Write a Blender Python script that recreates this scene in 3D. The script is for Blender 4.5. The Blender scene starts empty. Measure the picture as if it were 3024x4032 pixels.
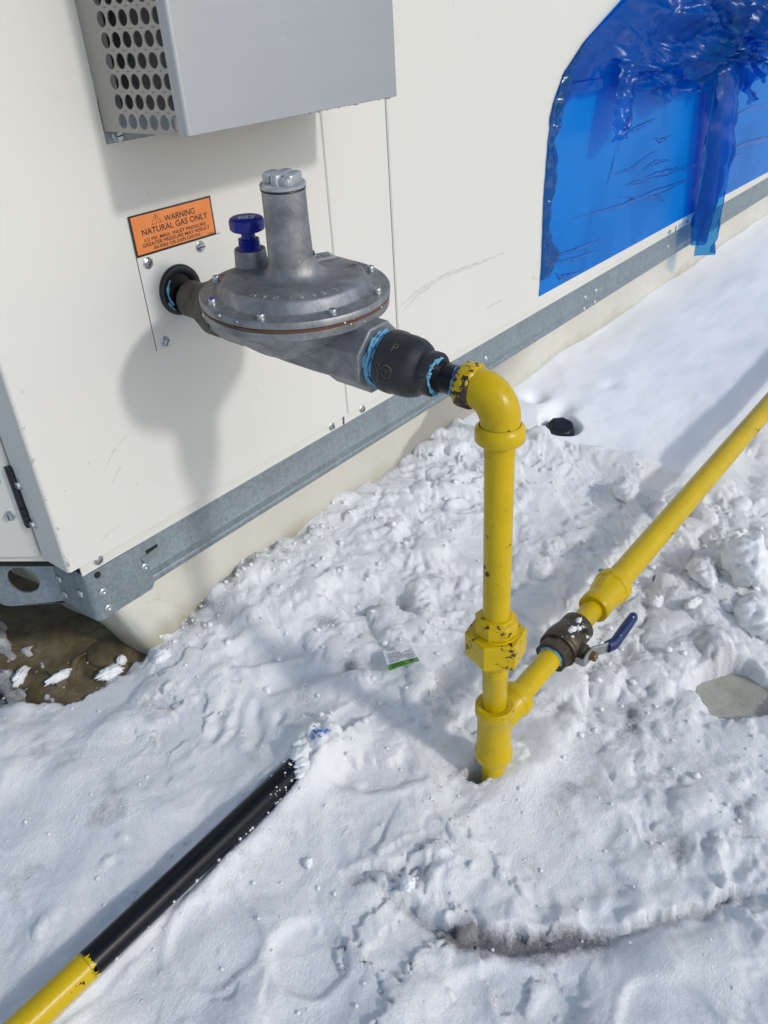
import bpy, bmesh, math, random
import numpy as np
from mathutils import Vector, Matrix, Euler

rad = math.radians
scn = bpy.context.scene
COL = scn.collection
random.seed(7)
RNG = np.random.default_rng(11)

# ------------------------------------------------------------------ camera, sky, sun, exposure
CAM = Vector((0.0, -0.7205, 0.72))
YAW, PITCH, ROLL = 0.8618469, 0.56394191, -0.07002007
fw = Vector((math.sin(YAW) * math.cos(PITCH), math.cos(YAW) * math.cos(PITCH), -math.sin(PITCH)))
rt = Vector((math.cos(YAW), -math.sin(YAW), 0))
up = rt.cross(fw)
r2 = rt * math.cos(ROLL) + up * math.sin(ROLL)
u2 = -rt * math.sin(ROLL) + up * math.cos(ROLL)
cam_d = bpy.data.cameras.new('camera')
cam_d.sensor_fit = 'VERTICAL'
cam_d.sensor_height = 36.0
cam_d.lens = 36.0 * 3174.09 / 4032.0
cam_d.clip_start = 0.02
cam_d.clip_end = 500
cam = bpy.data.objects.new('camera', cam_d)
COL.objects.link(cam)
cam.matrix_world = Matrix(((r2.x, u2.x, -fw.x, CAM.x), (r2.y, u2.y, -fw.y, CAM.y), (r2.z, u2.z, -fw.z, CAM.z), (0, 0, 0, 1)))
scn.camera = cam

SUN_DIR = Vector((-0.07, 1.0, -0.61)).normalized()
world = bpy.data.worlds.new('World')
scn.world = world
world.use_nodes = True
wn = world.node_tree
wn.nodes.clear()
sky = wn.nodes.new('ShaderNodeTexSky')
sky.sky_type = 'NISHITA'
sky.sun_disc = False
sky.sun_elevation = math.asin(-SUN_DIR.z)
sky.sun_rotation = math.atan2(-SUN_DIR.x, -SUN_DIR.y)
sky.air_density = 1.15
sky.dust_density = 1.0
sky.ozone_density = 1.3
bg = wn.nodes.new('ShaderNodeBackground')
bg.inputs['Strength'].default_value = 0.15
wo = wn.nodes.new('ShaderNodeOutputWorld')
wn.links.new(sky.outputs[0], bg.inputs[0])
wn.links.new(bg.outputs[0], wo.inputs[0])

sun_d = bpy.data.lights.new('sun', 'SUN')
sun_d.energy = 1.5
sun_d.angle = rad(4.5)
sun_d.color = (1.0, 0.985, 0.955)
sun = bpy.data.objects.new('sun', sun_d)
sun.rotation_euler = SUN_DIR.to_track_quat('-Z', 'Y').to_euler()
sun.location = (0.3, -6, 5)
COL.objects.link(sun)

scn.view_settings.view_transform = 'Standard'
scn.view_settings.look = 'None'
scn.view_settings.exposure = -0.04
scn.view_settings.gamma = 1.0
scn.view_settings.use_curve_mapping = False

# ------------------------------------------------------------------ noise (numpy)
_P = np.concatenate([np.random.default_rng(5).permutation(1024)] * 2).astype(np.int32)
_GC = np.cos(np.arange(1024) * 2 * np.pi / 1024 * 7.0 + 0.3).astype(np.float32)
_GS = np.sin(np.arange(1024) * 2 * np.pi / 1024 * 7.0 + 0.3).astype(np.float32)

def perlin(x, y, seed=0):
    x = np.asarray(x, dtype=np.float32); y = np.asarray(y, dtype=np.float32)
    xi = np.floor(x); yi = np.floor(y)
    xf = x - xi; yf = y - yi
    u = xf * xf * xf * (xf * (xf * 6 - 15) + 10)
    v = yf * yf * yf * (yf * (yf * 6 - 15) + 10)
    X = (xi.astype(np.int32) + seed * 131) & 1023; Y = (yi.astype(np.int32) + seed * 57) & 1023
    A = _P[X]; B = _P[X + 1]
    def g(h, dx, dy):
        return _GC[h] * (xf - dx) + _GS[h] * (yf - dy)
    a = g(_P[(A + Y) & 1023], 0, 0); b = g(_P[(B + Y) & 1023], 1, 0)
    c = g(_P[(A + Y + 1) & 1023], 0, 1); d = g(_P[(B + Y + 1) & 1023], 1, 1)
    ab = a + (b - a) * u
    return (ab + (c + (d - c) * u - ab) * v) * 1.5

def fbm(x, y, seed=0, octv=4, gain=0.5):
    x = np.asarray(x, dtype=np.float32); y = np.asarray(y, dtype=np.float32)
    s = np.zeros_like(x); a = 1.0
    for o in range(octv):
        s += a * perlin(x * 2 ** o + 17.3 * o, y * 2 ** o - 9.1 * o, seed + o)
        a *= gain
    return s

def smooth(a, b, x):
    t = np.clip((x - a) / (b - a), 0, 1)
    return t * t * (3 - 2 * t)

# ------------------------------------------------------------------ materials
def nodes_of(name):
    m = bpy.data.materials.new(name)
    m.use_nodes = True
    nt = m.node_tree
    return m, nt, nt.nodes['Principled BSDF']

def nn(nt, t, **kw):
    n = nt.nodes.new(t)
    for k, v in kw.items():
        if k in n.inputs:
            n.inputs[k].default_value = v
        else:
            setattr(n, k, v)
    return n

def noise(nt, scale, detail=3, rough=0.55, vec=None, dist=0.0):
    n = nt.nodes.new('ShaderNodeTexNoise')
    n.inputs['Scale'].default_value = scale
    n.inputs['Detail'].default_value = detail
    n.inputs['Roughness'].default_value = rough
    n.inputs['Distortion'].default_value = dist
    if vec is not None:
        nt.links.new(vec, n.inputs['Vector'])
    return n.outputs[0]

def pos(nt, scale=(1, 1, 1), world_space=True, rot=(0, 0, 0)):
    if world_space:
        s = nt.nodes.new('ShaderNodeNewGeometry').outputs['Position']
    else:
        s = nt.nodes.new('ShaderNodeTexCoord').outputs['Object']
    mp = nt.nodes.new('ShaderNodeMapping')
    mp.inputs['Scale'].default_value = scale
    mp.inputs['Rotation'].default_value = rot
    nt.links.new(s, mp.inputs['Vector'])
    return mp.outputs[0]

def ramp(nt, fac, stops):
    r = nt.nodes.new('ShaderNodeValToRGB')
    el = r.color_ramp.elements
    while len(el) < len(stops):
        el.new(0.5)
    for e, (p, c) in zip(el, stops):
        e.position = p
        e.color = c if len(c) == 4 else (*c, 1)
    nt.links.new(fac, r.inputs[0])
    return r.outputs[0]

def g3(v):
    return (v, v, v)

def mixc(nt, fac, a, b, mode='MIX'):
    n = nt.nodes.new('ShaderNodeMix')
    n.data_type = 'RGBA'
    n.blend_type = mode
    for sock, val in ((n.inputs[0], fac), (n.inputs[6], a), (n.inputs[7], b)):
        if isinstance(val, (int, float)):
            sock.default_value = val
        elif isinstance(val, tuple):
            sock.default_value = val if len(val) == 4 else (*val, 1)
        else:
            nt.links.new(val, sock)
    return n.outputs[2]

def math_(nt, op, a, b=0.0, clamp=False):
    n = nt.nodes.new('ShaderNodeMath')
    n.operation = op
    n.use_clamp = clamp
    for i, v in enumerate((a, b)):
        if isinstance(v, (int, float)):
            n.inputs[i].default_value = v
        else:
            nt.links.new(v, n.inputs[i])
    return n.outputs[0]

def bump(nt, bs, h, strength=0.3, dist=0.001, prev=None):
    b = nt.nodes.new('ShaderNodeBump')
    b.inputs['Strength'].default_value = strength
    b.inputs['Distance'].default_value = dist
    nt.links.new(h, b.inputs['Height'])
    if prev is not None:
        nt.links.new(prev, b.inputs['Normal'])
    nt.links.new(b.outputs[0], bs.inputs['Normal'])
    return b.outputs[0]

def setp(bs, **kw):
    for k, v in kw.items():
        bs.inputs[k].default_value = v

MAT = {}

def simple(name, col, rough=0.5, metal=0.0, var=0.12, scale=60, bumps=0.15, bd=0.0006, spec=0.5):
    m, nt, bs = nodes_of(name)
    v = pos(nt)
    n = noise(nt, scale, 4, 0.6, v)
    c = ramp(nt, n, [(0.25, tuple(x * (1 - var) for x in col)), (0.75, tuple(min(1, x * (1 + var)) for x in col))])
    nt.links.new(c, bs.inputs['Base Color'])
    setp(bs, Roughness=rough, Metallic=metal)
    bs.inputs['Specular IOR Level'].default_value = spec
    n2 = noise(nt, scale * 7, 3, 0.6, v)
    bump(nt, bs, n2, bumps, bd)
    MAT[name] = m
    return m, nt, bs

# cream painted sheet steel
m, nt, bs = nodes_of('cream_paint')
v = pos(nt)
base = ramp(nt, noise(nt, 2.2, 3, 0.5, v), [(0.3, (0.640, 0.620, 0.568)), (0.7, (0.680, 0.660, 0.612))])
streak = noise(nt, 1.0, 4, 0.65, pos(nt, (38, 38, 1.3)))
st = ramp(nt, streak, [(0.60, g3(0)), (0.78, g3(1))])
wide = ramp(nt, noise(nt, 1.7, 2, 0.5, v), [(0.45, g3(0)), (0.7, g3(1))])
stm = math_(nt, 'MULTIPLY', st, wide)
c = mixc(nt, math_(nt, 'MULTIPLY', stm, 0.16), base, (0.40, 0.37, 0.31))
smud = ramp(nt, noise(nt, 13, 5, 0.7, v), [(0.64, g3(0)), (0.76, g3(1))])
c = mixc(nt, math_(nt, 'MULTIPLY', smud, 0.16), c, (0.36, 0.34, 0.31))
speck = ramp(nt, noise(nt, 120, 2, 0.5, v), [(0.735, g3(0)), (0.76, g3(1))])
c = mixc(nt, math_(nt, 'MULTIPLY', speck, 0.3), c, (0.20, 0.18, 0.16))
nt.links.new(c, bs.inputs['Base Color'])
setp(bs, Roughness=0.42)
bs.inputs['Specular IOR Level'].default_value = 0.35
b1 = bump(nt, bs, noise(nt, 4, 2, 0.5, v), 0.22, 0.010)
bump(nt, bs, noise(nt, 900, 2, 0.6, v), 0.06, 0.0004, b1)
MAT['cream_paint'] = m

# chipped edge strip (bare dark metal along folded corner)
simple('scuff', (0.30, 0.28, 0.25), 0.7, 0, 0.2, 300)

# galvanised steel
m, nt, bs = nodes_of('galvanised')
v = pos(nt)
vo = nt.nodes.new('ShaderNodeTexVoronoi')
vo.inputs['Scale'].default_value = 260
nt.links.new(v, vo.inputs['Vector'])
spangle = ramp(nt, vo.outputs['Color'], [(0.2, (0.23, 0.275, 0.305)), (0.8, (0.30, 0.345, 0.375))])
stain = ramp(nt, noise(nt, 1, 5, 0.7, pos(nt, (55, 55, 9))), [(0.45, g3(0)), (0.72, g3(1))])
c = mixc(nt, math_(nt, 'MULTIPLY', stain, 0.38), spangle, (0.16, 0.19, 0.20))
blot = ramp(nt, noise(nt, 22, 5, 0.7, v), [(0.5, g3(0)), (0.8, g3(1))])
c = mixc(nt, math_(nt, 'MULTIPLY', blot, 0.3), c, (0.38, 0.42, 0.44))
nt.links.new(c, bs.inputs['Base Color'])
setp(bs, Metallic=0.55, Roughness=0.5)
bump(nt, bs, noise(nt, 300, 3, 0.6, v), 0.12, 0.0004)
MAT['galvanised'] = m

# stainless / grey hood front
m, nt, bs = nodes_of('hood_steel')
v = pos(nt)
brush = noise(nt, 1, 3, 0.5, pos(nt, (3, 3, 260)))
c = ramp(nt, brush, [(0.3, (0.40, 0.415, 0.435)), (0.7, (0.415, 0.43, 0.45))])
sm = ramp(nt, noise(nt, 26, 5, 0.75, v), [(0.66, g3(0)), (0.8, g3(1))])
c = mixc(nt, math_(nt, 'MULTIPLY', sm, 0.6), c, (0.20, 0.20, 0.22))
lo_ = ramp(nt, noise(nt, 5, 4, 0.6, v), [(0.35, g3(0)), (0.7, g3(1))])
c = mixc(nt, math_(nt, 'MULTIPLY', lo_, 0.25), c, (0.31, 0.325, 0.35))
nt.links.new(c, bs.inputs['Base Color'])
setp(bs, Metallic=0.5, Roughness=0.42)
bump(nt, bs, noise(nt, 4, 2, 0.5, v), 0.08, 0.004)
MAT['hood_steel'] = m
simple('hood_side', (0.36, 0.345, 0.31), 0.45, 0.35, 0.06, 14, 0.03)

# cast aluminium
m, nt, bs = nodes_of('cast_aluminium')
v = pos(nt)
n1 = noise(nt, 38, 5, 0.7, v, 0.6)
c = ramp(nt, n1, [(0.25, (0.155, 0.162, 0.172)), (0.55, (0.29, 0.297, 0.308)), (0.8, (0.44, 0.44, 0.44))])
br = ramp(nt, noise(nt, 17, 3, 0.6, v), [(0.56, g3(0)), (0.8, g3(1))])
c = mixc(nt, math_(nt, 'MULTIPLY', br, 0.35), c, (0.30, 0.26, 0.21))
fl = ramp(nt, noise(nt, 210, 2, 0.5, v), [(0.70, g3(0)), (0.76, g3(1))])
c = mixc(nt, math_(nt, 'MULTIPLY', fl, 0.5), c, (0.62, 0.62, 0.62))
nt.links.new(c, bs.inputs['Base Color'])
rr = ramp(nt, n1, [(0.2, g3(0.62)), (0.8, g3(0.44))])
nt.links.new(rr, bs.inputs['Roughness'])
setp(bs, Metallic=0.78)
b1 = bump(nt, bs, noise(nt, 90, 4, 0.6, v), 0.2, 0.0007)
bump(nt, bs, noise(nt, 520, 3, 0.65, v), 0.35, 0.0005, b1)
MAT['cast_aluminium'] = m
simple('machined_aluminium', (0.46, 0.47, 0.48), 0.38, 0.7, 0.12, 80, 0.1)
simple('zinc_screw', (0.50, 0.52, 0.53), 0.28, 0.85, 0.2, 160, 0.1)
simple('gasket', (0.13, 0.055, 0.025), 0.8, 0, 0.3, 200)
simple('nameplate', (0.42, 0.46, 0.47), 0.35, 0.4, 0.05, 60, 0.02)
simple('black_print', (0.018, 0.016, 0.018), 0.55, 0, 0.1, 100, 0.02)
simple('white_print', (0.62, 0.70, 0.78), 0.5, 0, 0.05, 100, 0.02)
simple('blue_plastic', (0.006, 0.012, 0.24), 0.32, 0, 0.08, 100, 0.03)
simple('blue_grip', (0.006, 0.020, 0.105), 0.38, 0, 0.3, 90, 0.1)
simple('blue_paint_dab', (0.01, 0.02, 0.30), 0.5, 0, 0.1, 100)
simple('rubber', (0.012, 0.012, 0.016), 0.38, 0, 0.4, 90, 0.2)
simple('hole_shade_grey', (0.10, 0.095, 0.09), 0.6, 0.2, 0.1, 30)
simple('dark_void', (0.01, 0.009, 0.008), 0.8, 0, 0.3, 40)
simple('stainless_lever', (0.33, 0.35, 0.34), 0.42, 0.6, 0.12, 90, 0.08)
simple('drain_plastic', (0.012, 0.014, 0.016), 0.35, 0, 0.3, 60, 0.1)
simple('pipe_dope', (0.17, 0.44, 0.62), 0.6, 0, 0.25, 260, 0.7, 0.0012)
simple('dope_dark', (0.01, 0.085, 0.33), 0.45, 0, 0.4, 260, 0.5, 0.001)
simple('card_white', (0.74, 0.75, 0.80), 0.5, 0, 0.02, 50, 0.02)
simple('card_green', (0.05, 0.27, 0.012), 0.4, 0, 0.06, 50, 0.02)
simple('blue_chalk', (0.10, 0.24, 0.62), 0.7, 0, 0.4, 300)
simple('twig_bark', (0.02, 0.035, 0.03), 0.7, 0, 0.3, 200)
simple('leaf_speck', (0.10, 0.055, 0.02), 0.8, 0, 0.5, 300)
simple('white_specks', (0.8, 0.82, 0.85), 0.7, 0, 0.05, 200)
simple('bronze', (0.20, 0.125, 0.065), 0.35, 0.7, 0.25, 120, 0.1)
simple('hinge_black', (0.014, 0.015, 0.018), 0.35, 0.2, 0.3, 80, 0.1)

simple('film_doubled', (0.0, 0.095, 0.40), 0.25, 0, 0.25, 60, 0.15, 0.001, 0.3)
# orange sticker
m, nt, bs = nodes_of('orange_sticker')
v = pos(nt)
c = ramp(nt, noise(nt, 42, 4, 0.6, v), [(0.3, (0.70, 0.20, 0.045)), (0.7, (0.78, 0.26, 0.075))])
nt.links.new(c, bs.inputs['Base Color'])
setp(bs, Roughness=0.35)
MAT['orange_sticker'] = m

# brass valve body, weathered
m, nt, bs = nodes_of('weathered_brass')
v = pos(nt)
c = ramp(nt, noise(nt, 45, 5, 0.7, v), [(0.3, (0.045, 0.038, 0.027)), (0.6, (0.085, 0.066, 0.040)), (0.85, (0.13, 0.10, 0.05))])
nt.links.new(c, bs.inputs['Base Color'])
setp(bs, Metallic=0.45, Roughness=0.48)
bump(nt, bs, noise(nt, 220, 4, 0.6, v), 0.25, 0.0007)
MAT['weathered_brass'] = m

# black malleable iron
m, nt, bs = nodes_of('black_iron')
v = pos(nt)
c = ramp(nt, noise(nt, 40, 5, 0.7, v), [(0.3, (0.012, 0.012, 0.014)), (0.62, (0.026, 0.026, 0.028)), (0.85, (0.05, 0.046, 0.04))])
gs = ramp(nt, noise(nt, 95, 4, 0.7, v), [(0.66, g3(0)), (0.78, g3(1))])
c = mixc(nt, math_(nt, 'MULTIPLY', gs, 0.45), c, (0.11, 0.105, 0.095))
nt.links.new(c, bs.inputs['Base Color'])
setp(bs, Metallic=0.1, Roughness=0.46)
b1 = bump(nt, bs, noise(nt, 140, 4, 0.65, v), 0.35, 0.0011)
bump(nt, bs, noise(nt, 900, 2, 0.6, v), 0.3, 0.0004, b1)
MAT['black_iron'] = m

m, nt, bs = nodes_of('dull_iron')
v = pos(nt)
c = ramp(nt, noise(nt, 50, 5, 0.7, v), [(0.3, (0.045, 0.040, 0.033)), (0.58, (0.10, 0.087, 0.068)), (0.78, (0.19, 0.145, 0.095))])
nt.links.new(c, bs.inputs['Base Color'])
setp(bs, Roughness=0.6)
bump(nt, bs, noise(nt, 160, 4, 0.65, v), 0.4, 0.0011)
MAT['dull_iron'] = m

# black pipe lacquer
m, nt, bs = nodes_of('black_lacquer')
v = pos(nt)
c = ramp(nt, noise(nt, 1, 5, 0.7, pos(nt, (30, 160, 160))), [(0.45, (0.004, 0.005, 0.008)), (0.72, (0.009, 0.010, 0.013)), (0.82, (0.045, 0.043, 0.038))])
nt.links.new(c, bs.inputs['Base Color'])
setp(bs, Roughness=0.33)
bs.inputs['Specular IOR Level'].default_value = 0.22
bump(nt, bs, noise(nt, 300, 3, 0.6, v), 0.15, 0.0005)
MAT['black_lacquer'] = m

# yellow paint with chips
def yellow(name, chip_lo, chip_hi, rustedge=False):
    m, nt, bs = nodes_of(name)
    v = pos(nt)
    c = ramp(nt, noise(nt, 16, 4, 0.6, v), [(0.3, (0.52, 0.352, 0.002)), (0.7, (0.625, 0.432, 0.003))])
    grime = ramp(nt, noise(nt, 60, 5, 0.75, v), [(0.56, g3(0)), (0.8, g3(1))])
    c = mixc(nt, math_(nt, 'MULTIPLY', grime, 0.35), c, (0.25, 0.15, 0.015))
    ch = noise(nt, 1, 4, 0.62, pos(nt, (150, 150, 260)))
    lo = noise(nt, 21, 3, 0.6, v)
    s = math_(nt, 'ADD', math_(nt, 'MULTIPLY', ch, 0.7), math_(nt, 'MULTIPLY', lo, 0.55))
    chm = ramp(nt, s, [(chip_lo, g3(0)), (chip_hi, g3(1))])
    dark = ramp(nt, noise(nt, 190, 3, 0.6, v), [(0.35, (0.02, 0.016, 0.013)), (0.7, (0.085, 0.05, 0.03))])
    c = mixc(nt, chm, c, dark)
    nt.links.new(c, bs.inputs['Base Color'])
    nt.links.new(mixc(nt, chm, g3(0.30), g3(0.6)), bs.inputs['Roughness'])
    bs.inputs['Specular IOR Level'].default_value = 0.3
    h = math_(nt, 'SUBTRACT', math_(nt, 'ADD', math_(nt, 'MULTIPLY', noise(nt, 110, 3, 0.55, v), 0.7), math_(nt, 'MULTIPLY', noise(nt, 1, 3, 0.6, pos(nt, (420, 420, 25))), 0.5)), chm)
    bump(nt, bs, h, 0.5, 0.0007)
    MAT[name] = m
yellow('yellow_paint', 0.78, 0.793)
yellow('yellow_paint_worn', 0.685, 0.70)
yellow('yellow_paint_clean', 0.80, 0.815)
yellow('yellow_paint_flaked', 0.60, 0.612)

# adhered blue film and loose film
m, nt, bs = nodes_of('film_on_panel')
v = pos(nt)
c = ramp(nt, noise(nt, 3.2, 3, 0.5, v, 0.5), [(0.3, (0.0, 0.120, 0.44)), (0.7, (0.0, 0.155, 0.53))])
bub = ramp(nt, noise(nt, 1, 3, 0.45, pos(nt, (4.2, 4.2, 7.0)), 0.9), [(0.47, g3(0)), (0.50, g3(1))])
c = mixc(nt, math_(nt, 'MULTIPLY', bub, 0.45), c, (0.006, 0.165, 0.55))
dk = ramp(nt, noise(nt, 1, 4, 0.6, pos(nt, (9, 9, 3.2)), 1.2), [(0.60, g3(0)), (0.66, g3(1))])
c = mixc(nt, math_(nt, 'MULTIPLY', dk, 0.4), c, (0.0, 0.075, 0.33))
nt.links.new(c, bs.inputs['Base Color'])
setp(bs, Roughness=0.30)
bs.inputs['Specular IOR Level'].default_value = 0.12
wr = noise(nt, 1, 4, 0.55, pos(nt, (5, 5, 17), rot=(0, rad(14), 0)), 0.8)
bump(nt, bs, wr, 0.22, 0.006)
MAT['film_on_panel'] = m

def film_loose(name, tint, body, fac, r=0.13):
    m, nt, bs = nodes_of(name)
    v = pos(nt)
    bs.inputs['Base Color'].default_value = (*body, 1)
    setp(bs, Roughness=r)
    bs.inputs['Specular IOR Level'].default_value = 0.6
    bump(nt, bs, noise(nt, 40, 4, 0.6, v, 0.8), 0.2, 0.003)
    tr = nt.nodes.new('ShaderNodeBsdfTransparent')
    tr.inputs[0].default_value = (*tint, 1)
    mx = nt.nodes.new('ShaderNodeMixShader')
    mx.inputs[0].default_value = fac
    nt.links.new(tr.outputs[0], mx.inputs[1])
    nt.links.new(bs.outputs[0], mx.inputs[2])
    out = [n for n in nt.nodes if n.type == 'OUTPUT_MATERIAL'][0]
    nt.links.new(mx.outputs[0], out.inputs[0])
    MAT[name] = m
film_loose('film_loose', (0.12, 0.50, 0.93), (0.0, 0.13, 0.40), 0.34, 0.24)
film_loose('film_teal', (0.20, 0.52, 0.80), (0.01, 0.12, 0.30), 0.45)
film_loose('clear_film', (0.95, 0.96, 0.97), (0.75, 0.77, 0.8), 0.10, 0.06)

# roof membrane on the curb
m, nt, bs = nodes_of('curb_membrane')
v = pos(nt)
c = ramp(nt, noise(nt, 6, 4, 0.6, v), [(0.3, (0.53, 0.505, 0.435)), (0.7, (0.61, 0.59, 0.52))])
sep = nt.nodes.new('ShaderNodeSeparateXYZ')
nt.links.new(v, sep.inputs[0])
hz = math_(nt, 'ADD', sep.outputs[2], math_(nt, 'MULTIPLY', noise(nt, 9, 4, 0.6, v), 0.09))
low = nt.nodes.new('ShaderNodeMapRange')
low.inputs['From Min'].default_value = 0.075
low.inputs['From Max'].default_value = 0.112
low.inputs['To Min'].default_value = 1
low.inputs['To Max'].default_value = 0
nt.links.new(hz, low.inputs['Value'])
c = mixc(nt, math_(nt, 'MULTIPLY', low.outputs[0], 0.55), c, (0.30, 0.24, 0.14))
# darker grey patch with a slanted edge further along the curb
dx = math_(nt, 'SUBTRACT', sep.outputs[0], math_(nt, 'MULTIPLY', sep.outputs[2], 1.6))
slant = math_(nt, 'ADD', dx, math_(nt, 'MULTIPLY', noise(nt, 30, 3, 0.5, v), 0.05))
d1 = nt.nodes.new('ShaderNodeMapRange')
d1.inputs['From Min'].default_value = 0.865; d1.inputs['From Max'].default_value = 0.885
nt.links.new(slant, d1.inputs['Value'])
d2 = nt.nodes.new('ShaderNodeMapRange')
d2.inputs['From Min'].default_value = 1.05; d2.inputs['From Max'].default_value = 1.25
d2.inputs['To Min'].default_value = 1; d2.inputs['To Max'].default_value = 0
nt.links.new(slant, d2.inputs['Value'])
slant_mask = math_(nt, 'MULTIPLY', d1.outputs[0], d2.outputs[0])
c = mixc(nt, math_(nt, 'MULTIPLY', slant_mask, 0.75), c, (0.24, 0.23, 0.20))
st = ramp(nt, noise(nt, 1, 4, 0.65, pos(nt, (60, 60, 7))), [(0.62, g3(0)), (0.76, g3(1))])
c = mixc(nt, math_(nt, 'MULTIPLY', st, 0.3), c, (0.30, 0.28, 0.24))
nt.links.new(c, bs.inputs['Base Color'])
setp(bs, Roughness=0.38)
bump(nt, bs, noise(nt, 14, 4, 0.6, v), 0.25, 0.004)
MAT['curb_membrane'] = m

# wet roof deck
m, nt, bs = nodes_of('wet_deck')
v = pos(nt)
c = ramp(nt, noise(nt, 11, 6, 0.7, v, 0.4), [(0.30, (0.035, 0.026, 0.014)), (0.5, (0.15, 0.115, 0.06)), (0.70, (0.33, 0.27, 0.165))])
c2 = ramp(nt, noise(nt, 46, 5, 0.7, v), [(0.52, g3(0)), (0.72, g3(1))])
c = mixc(nt, math_(nt, 'MULTIPLY', c2, 0.55), c, (0.015, 0.010, 0.006))
nt.links.new(c, bs.inputs['Base Color'])
setp(bs, Roughness=0.36)
bump(nt, bs, noise(nt, 40, 5, 0.65, v), 0.3, 0.002)
MAT['wet_deck'] = m

# textured walkway pad
m, nt, bs = nodes_of('pad_texture')
v = pos(nt, rot=(0, 0, rad(38)))
w = nt.nodes.new('ShaderNodeTexWave')
w.inputs['Scale'].default_value = 95
w.inputs['Distortion'].default_value = 3.0
w.inputs['Detail'].default_value = 3
nt.links.new(v, w.inputs['Vector'])
n1 = noise(nt, 30, 5, 0.7, v)
c = ramp(nt, n1, [(0.3, (0.42, 0.40, 0.32)), (0.7, (0.66, 0.64, 0.55))])
c = mixc(nt, 0.35, c, w.outputs['Color'], 'MULTIPLY')
nt.links.new(c, bs.inputs['Base Color'])
setp(bs, Roughness=0.6)
hh = math_(nt, 'ADD', math_(nt, 'MULTIPLY', w.outputs['Fac'], 0.6), noise(nt, 400, 4, 0.6, v))
bump(nt, bs, hh, 0.6, 0.0016)
MAT['pad_texture'] = m

# snow
m, nt, bs = nodes_of('snow')
v = pos(nt)
at = nt.nodes.new('ShaderNodeAttribute'); at.attribute_name = 'dirt'
gr = noise(nt, 300, 5, 0.75, v)
gr2 = math_(nt, 'MULTIPLY', math_(nt, 'SUBTRACT', gr, 0.5), math_(nt, 'ADD', 0.25, math_(nt, 'MULTIPLY', at.outputs['Fac'], 1.7)))
dsum = math_(nt, 'ADD', at.outputs['Fac'], gr2)
d = nt.nodes.new('ShaderNodeMapRange')
d.inputs['From Min'].default_value = 0.16
d.inputs['From Max'].default_value = 0.95
nt.links.new(dsum, d.inputs['Value'])
clean = ramp(nt, noise(nt, 14, 4, 0.6, v), [(0.3, (0.915, 0.920, 0.930)), (0.7, (0.945, 0.948, 0.952))])
ice = ramp(nt, noise(nt, 19, 4, 0.6, v), [(0.60, g3(0)), (0.74, g3(1))])
at3 = nt.nodes.new('ShaderNodeAttribute'); at3.attribute_name = 'ice'
clean = mixc(nt, math_(nt, 'MULTIPLY', math_(nt, 'MULTIPLY', ice, at3.outputs['Fac']), 0.5), clean, (0.56, 0.58, 0.575))
warm = ramp(nt, noise(nt, 33, 4, 0.6, v), [(0.45, (0.25, 0.25, 0.265)), (0.75, (0.33, 0.29, 0.24))])
slush = ramp(nt, noise(nt, 26, 5, 0.68, v, 0.7), [(0.50, g3(0)), (0.68, g3(1))])
at4 = nt.nodes.new('ShaderNodeAttribute'); at4.attribute_name = 'slush'
clean = mixc(nt, math_(nt, 'MULTIPLY', math_(nt, 'MULTIPLY', slush, at4.outputs['Fac']), 0.75), clean, (0.55, 0.57, 0.60))
c = mixc(nt, d.outputs[0], clean, warm)
nt.links.new(c, bs.inputs['Base Color'])
setp(bs, Roughness=0.62)
bs.inputs['Specular IOR Level'].default_value = 0.25
bs.inputs['Subsurface Weight'].default_value = 0.4
bs.inputs['Subsurface Radius'].default_value = (0.9, 1.0, 1.15)
bs.inputs['Subsurface Scale'].default_value = 0.006
at2 = nt.nodes.new('ShaderNodeAttribute'); at2.attribute_name = 'rough'
h1 = math_(nt, 'ADD', noise(nt, 330, 4, 0.75, v), math_(nt, 'MULTIPLY', noise(nt, 900, 2, 0.7, v), 0.5))
h1 = math_(nt, 'MULTIPLY', h1, at2.outputs['Fac'])
bump(nt, bs, h1, 0.95, 0.0026)
MAT['snow'] = m

m, nt, bs = nodes_of('snow_lump')
v = pos(nt)
c = ramp(nt, noise(nt, 30, 4, 0.6, v), [(0.35, (0.78, 0.79, 0.80)), (0.65, (0.91, 0.92, 0.93))])
nt.links.new(c, bs.inputs['Base Color'])
setp(bs, Roughness=0.6)
bs.inputs['Subsurface Weight'].default_value = 0.35
bs.inputs['Subsurface Radius'].default_value = (0.9, 1.0, 1.15)
bs.inputs['Subsurface Scale'].default_value = 0.006
bump(nt, bs, noise(nt, 300, 4, 0.7, v), 0.6, 0.0025)
MAT['snow_lump'] = m

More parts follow.
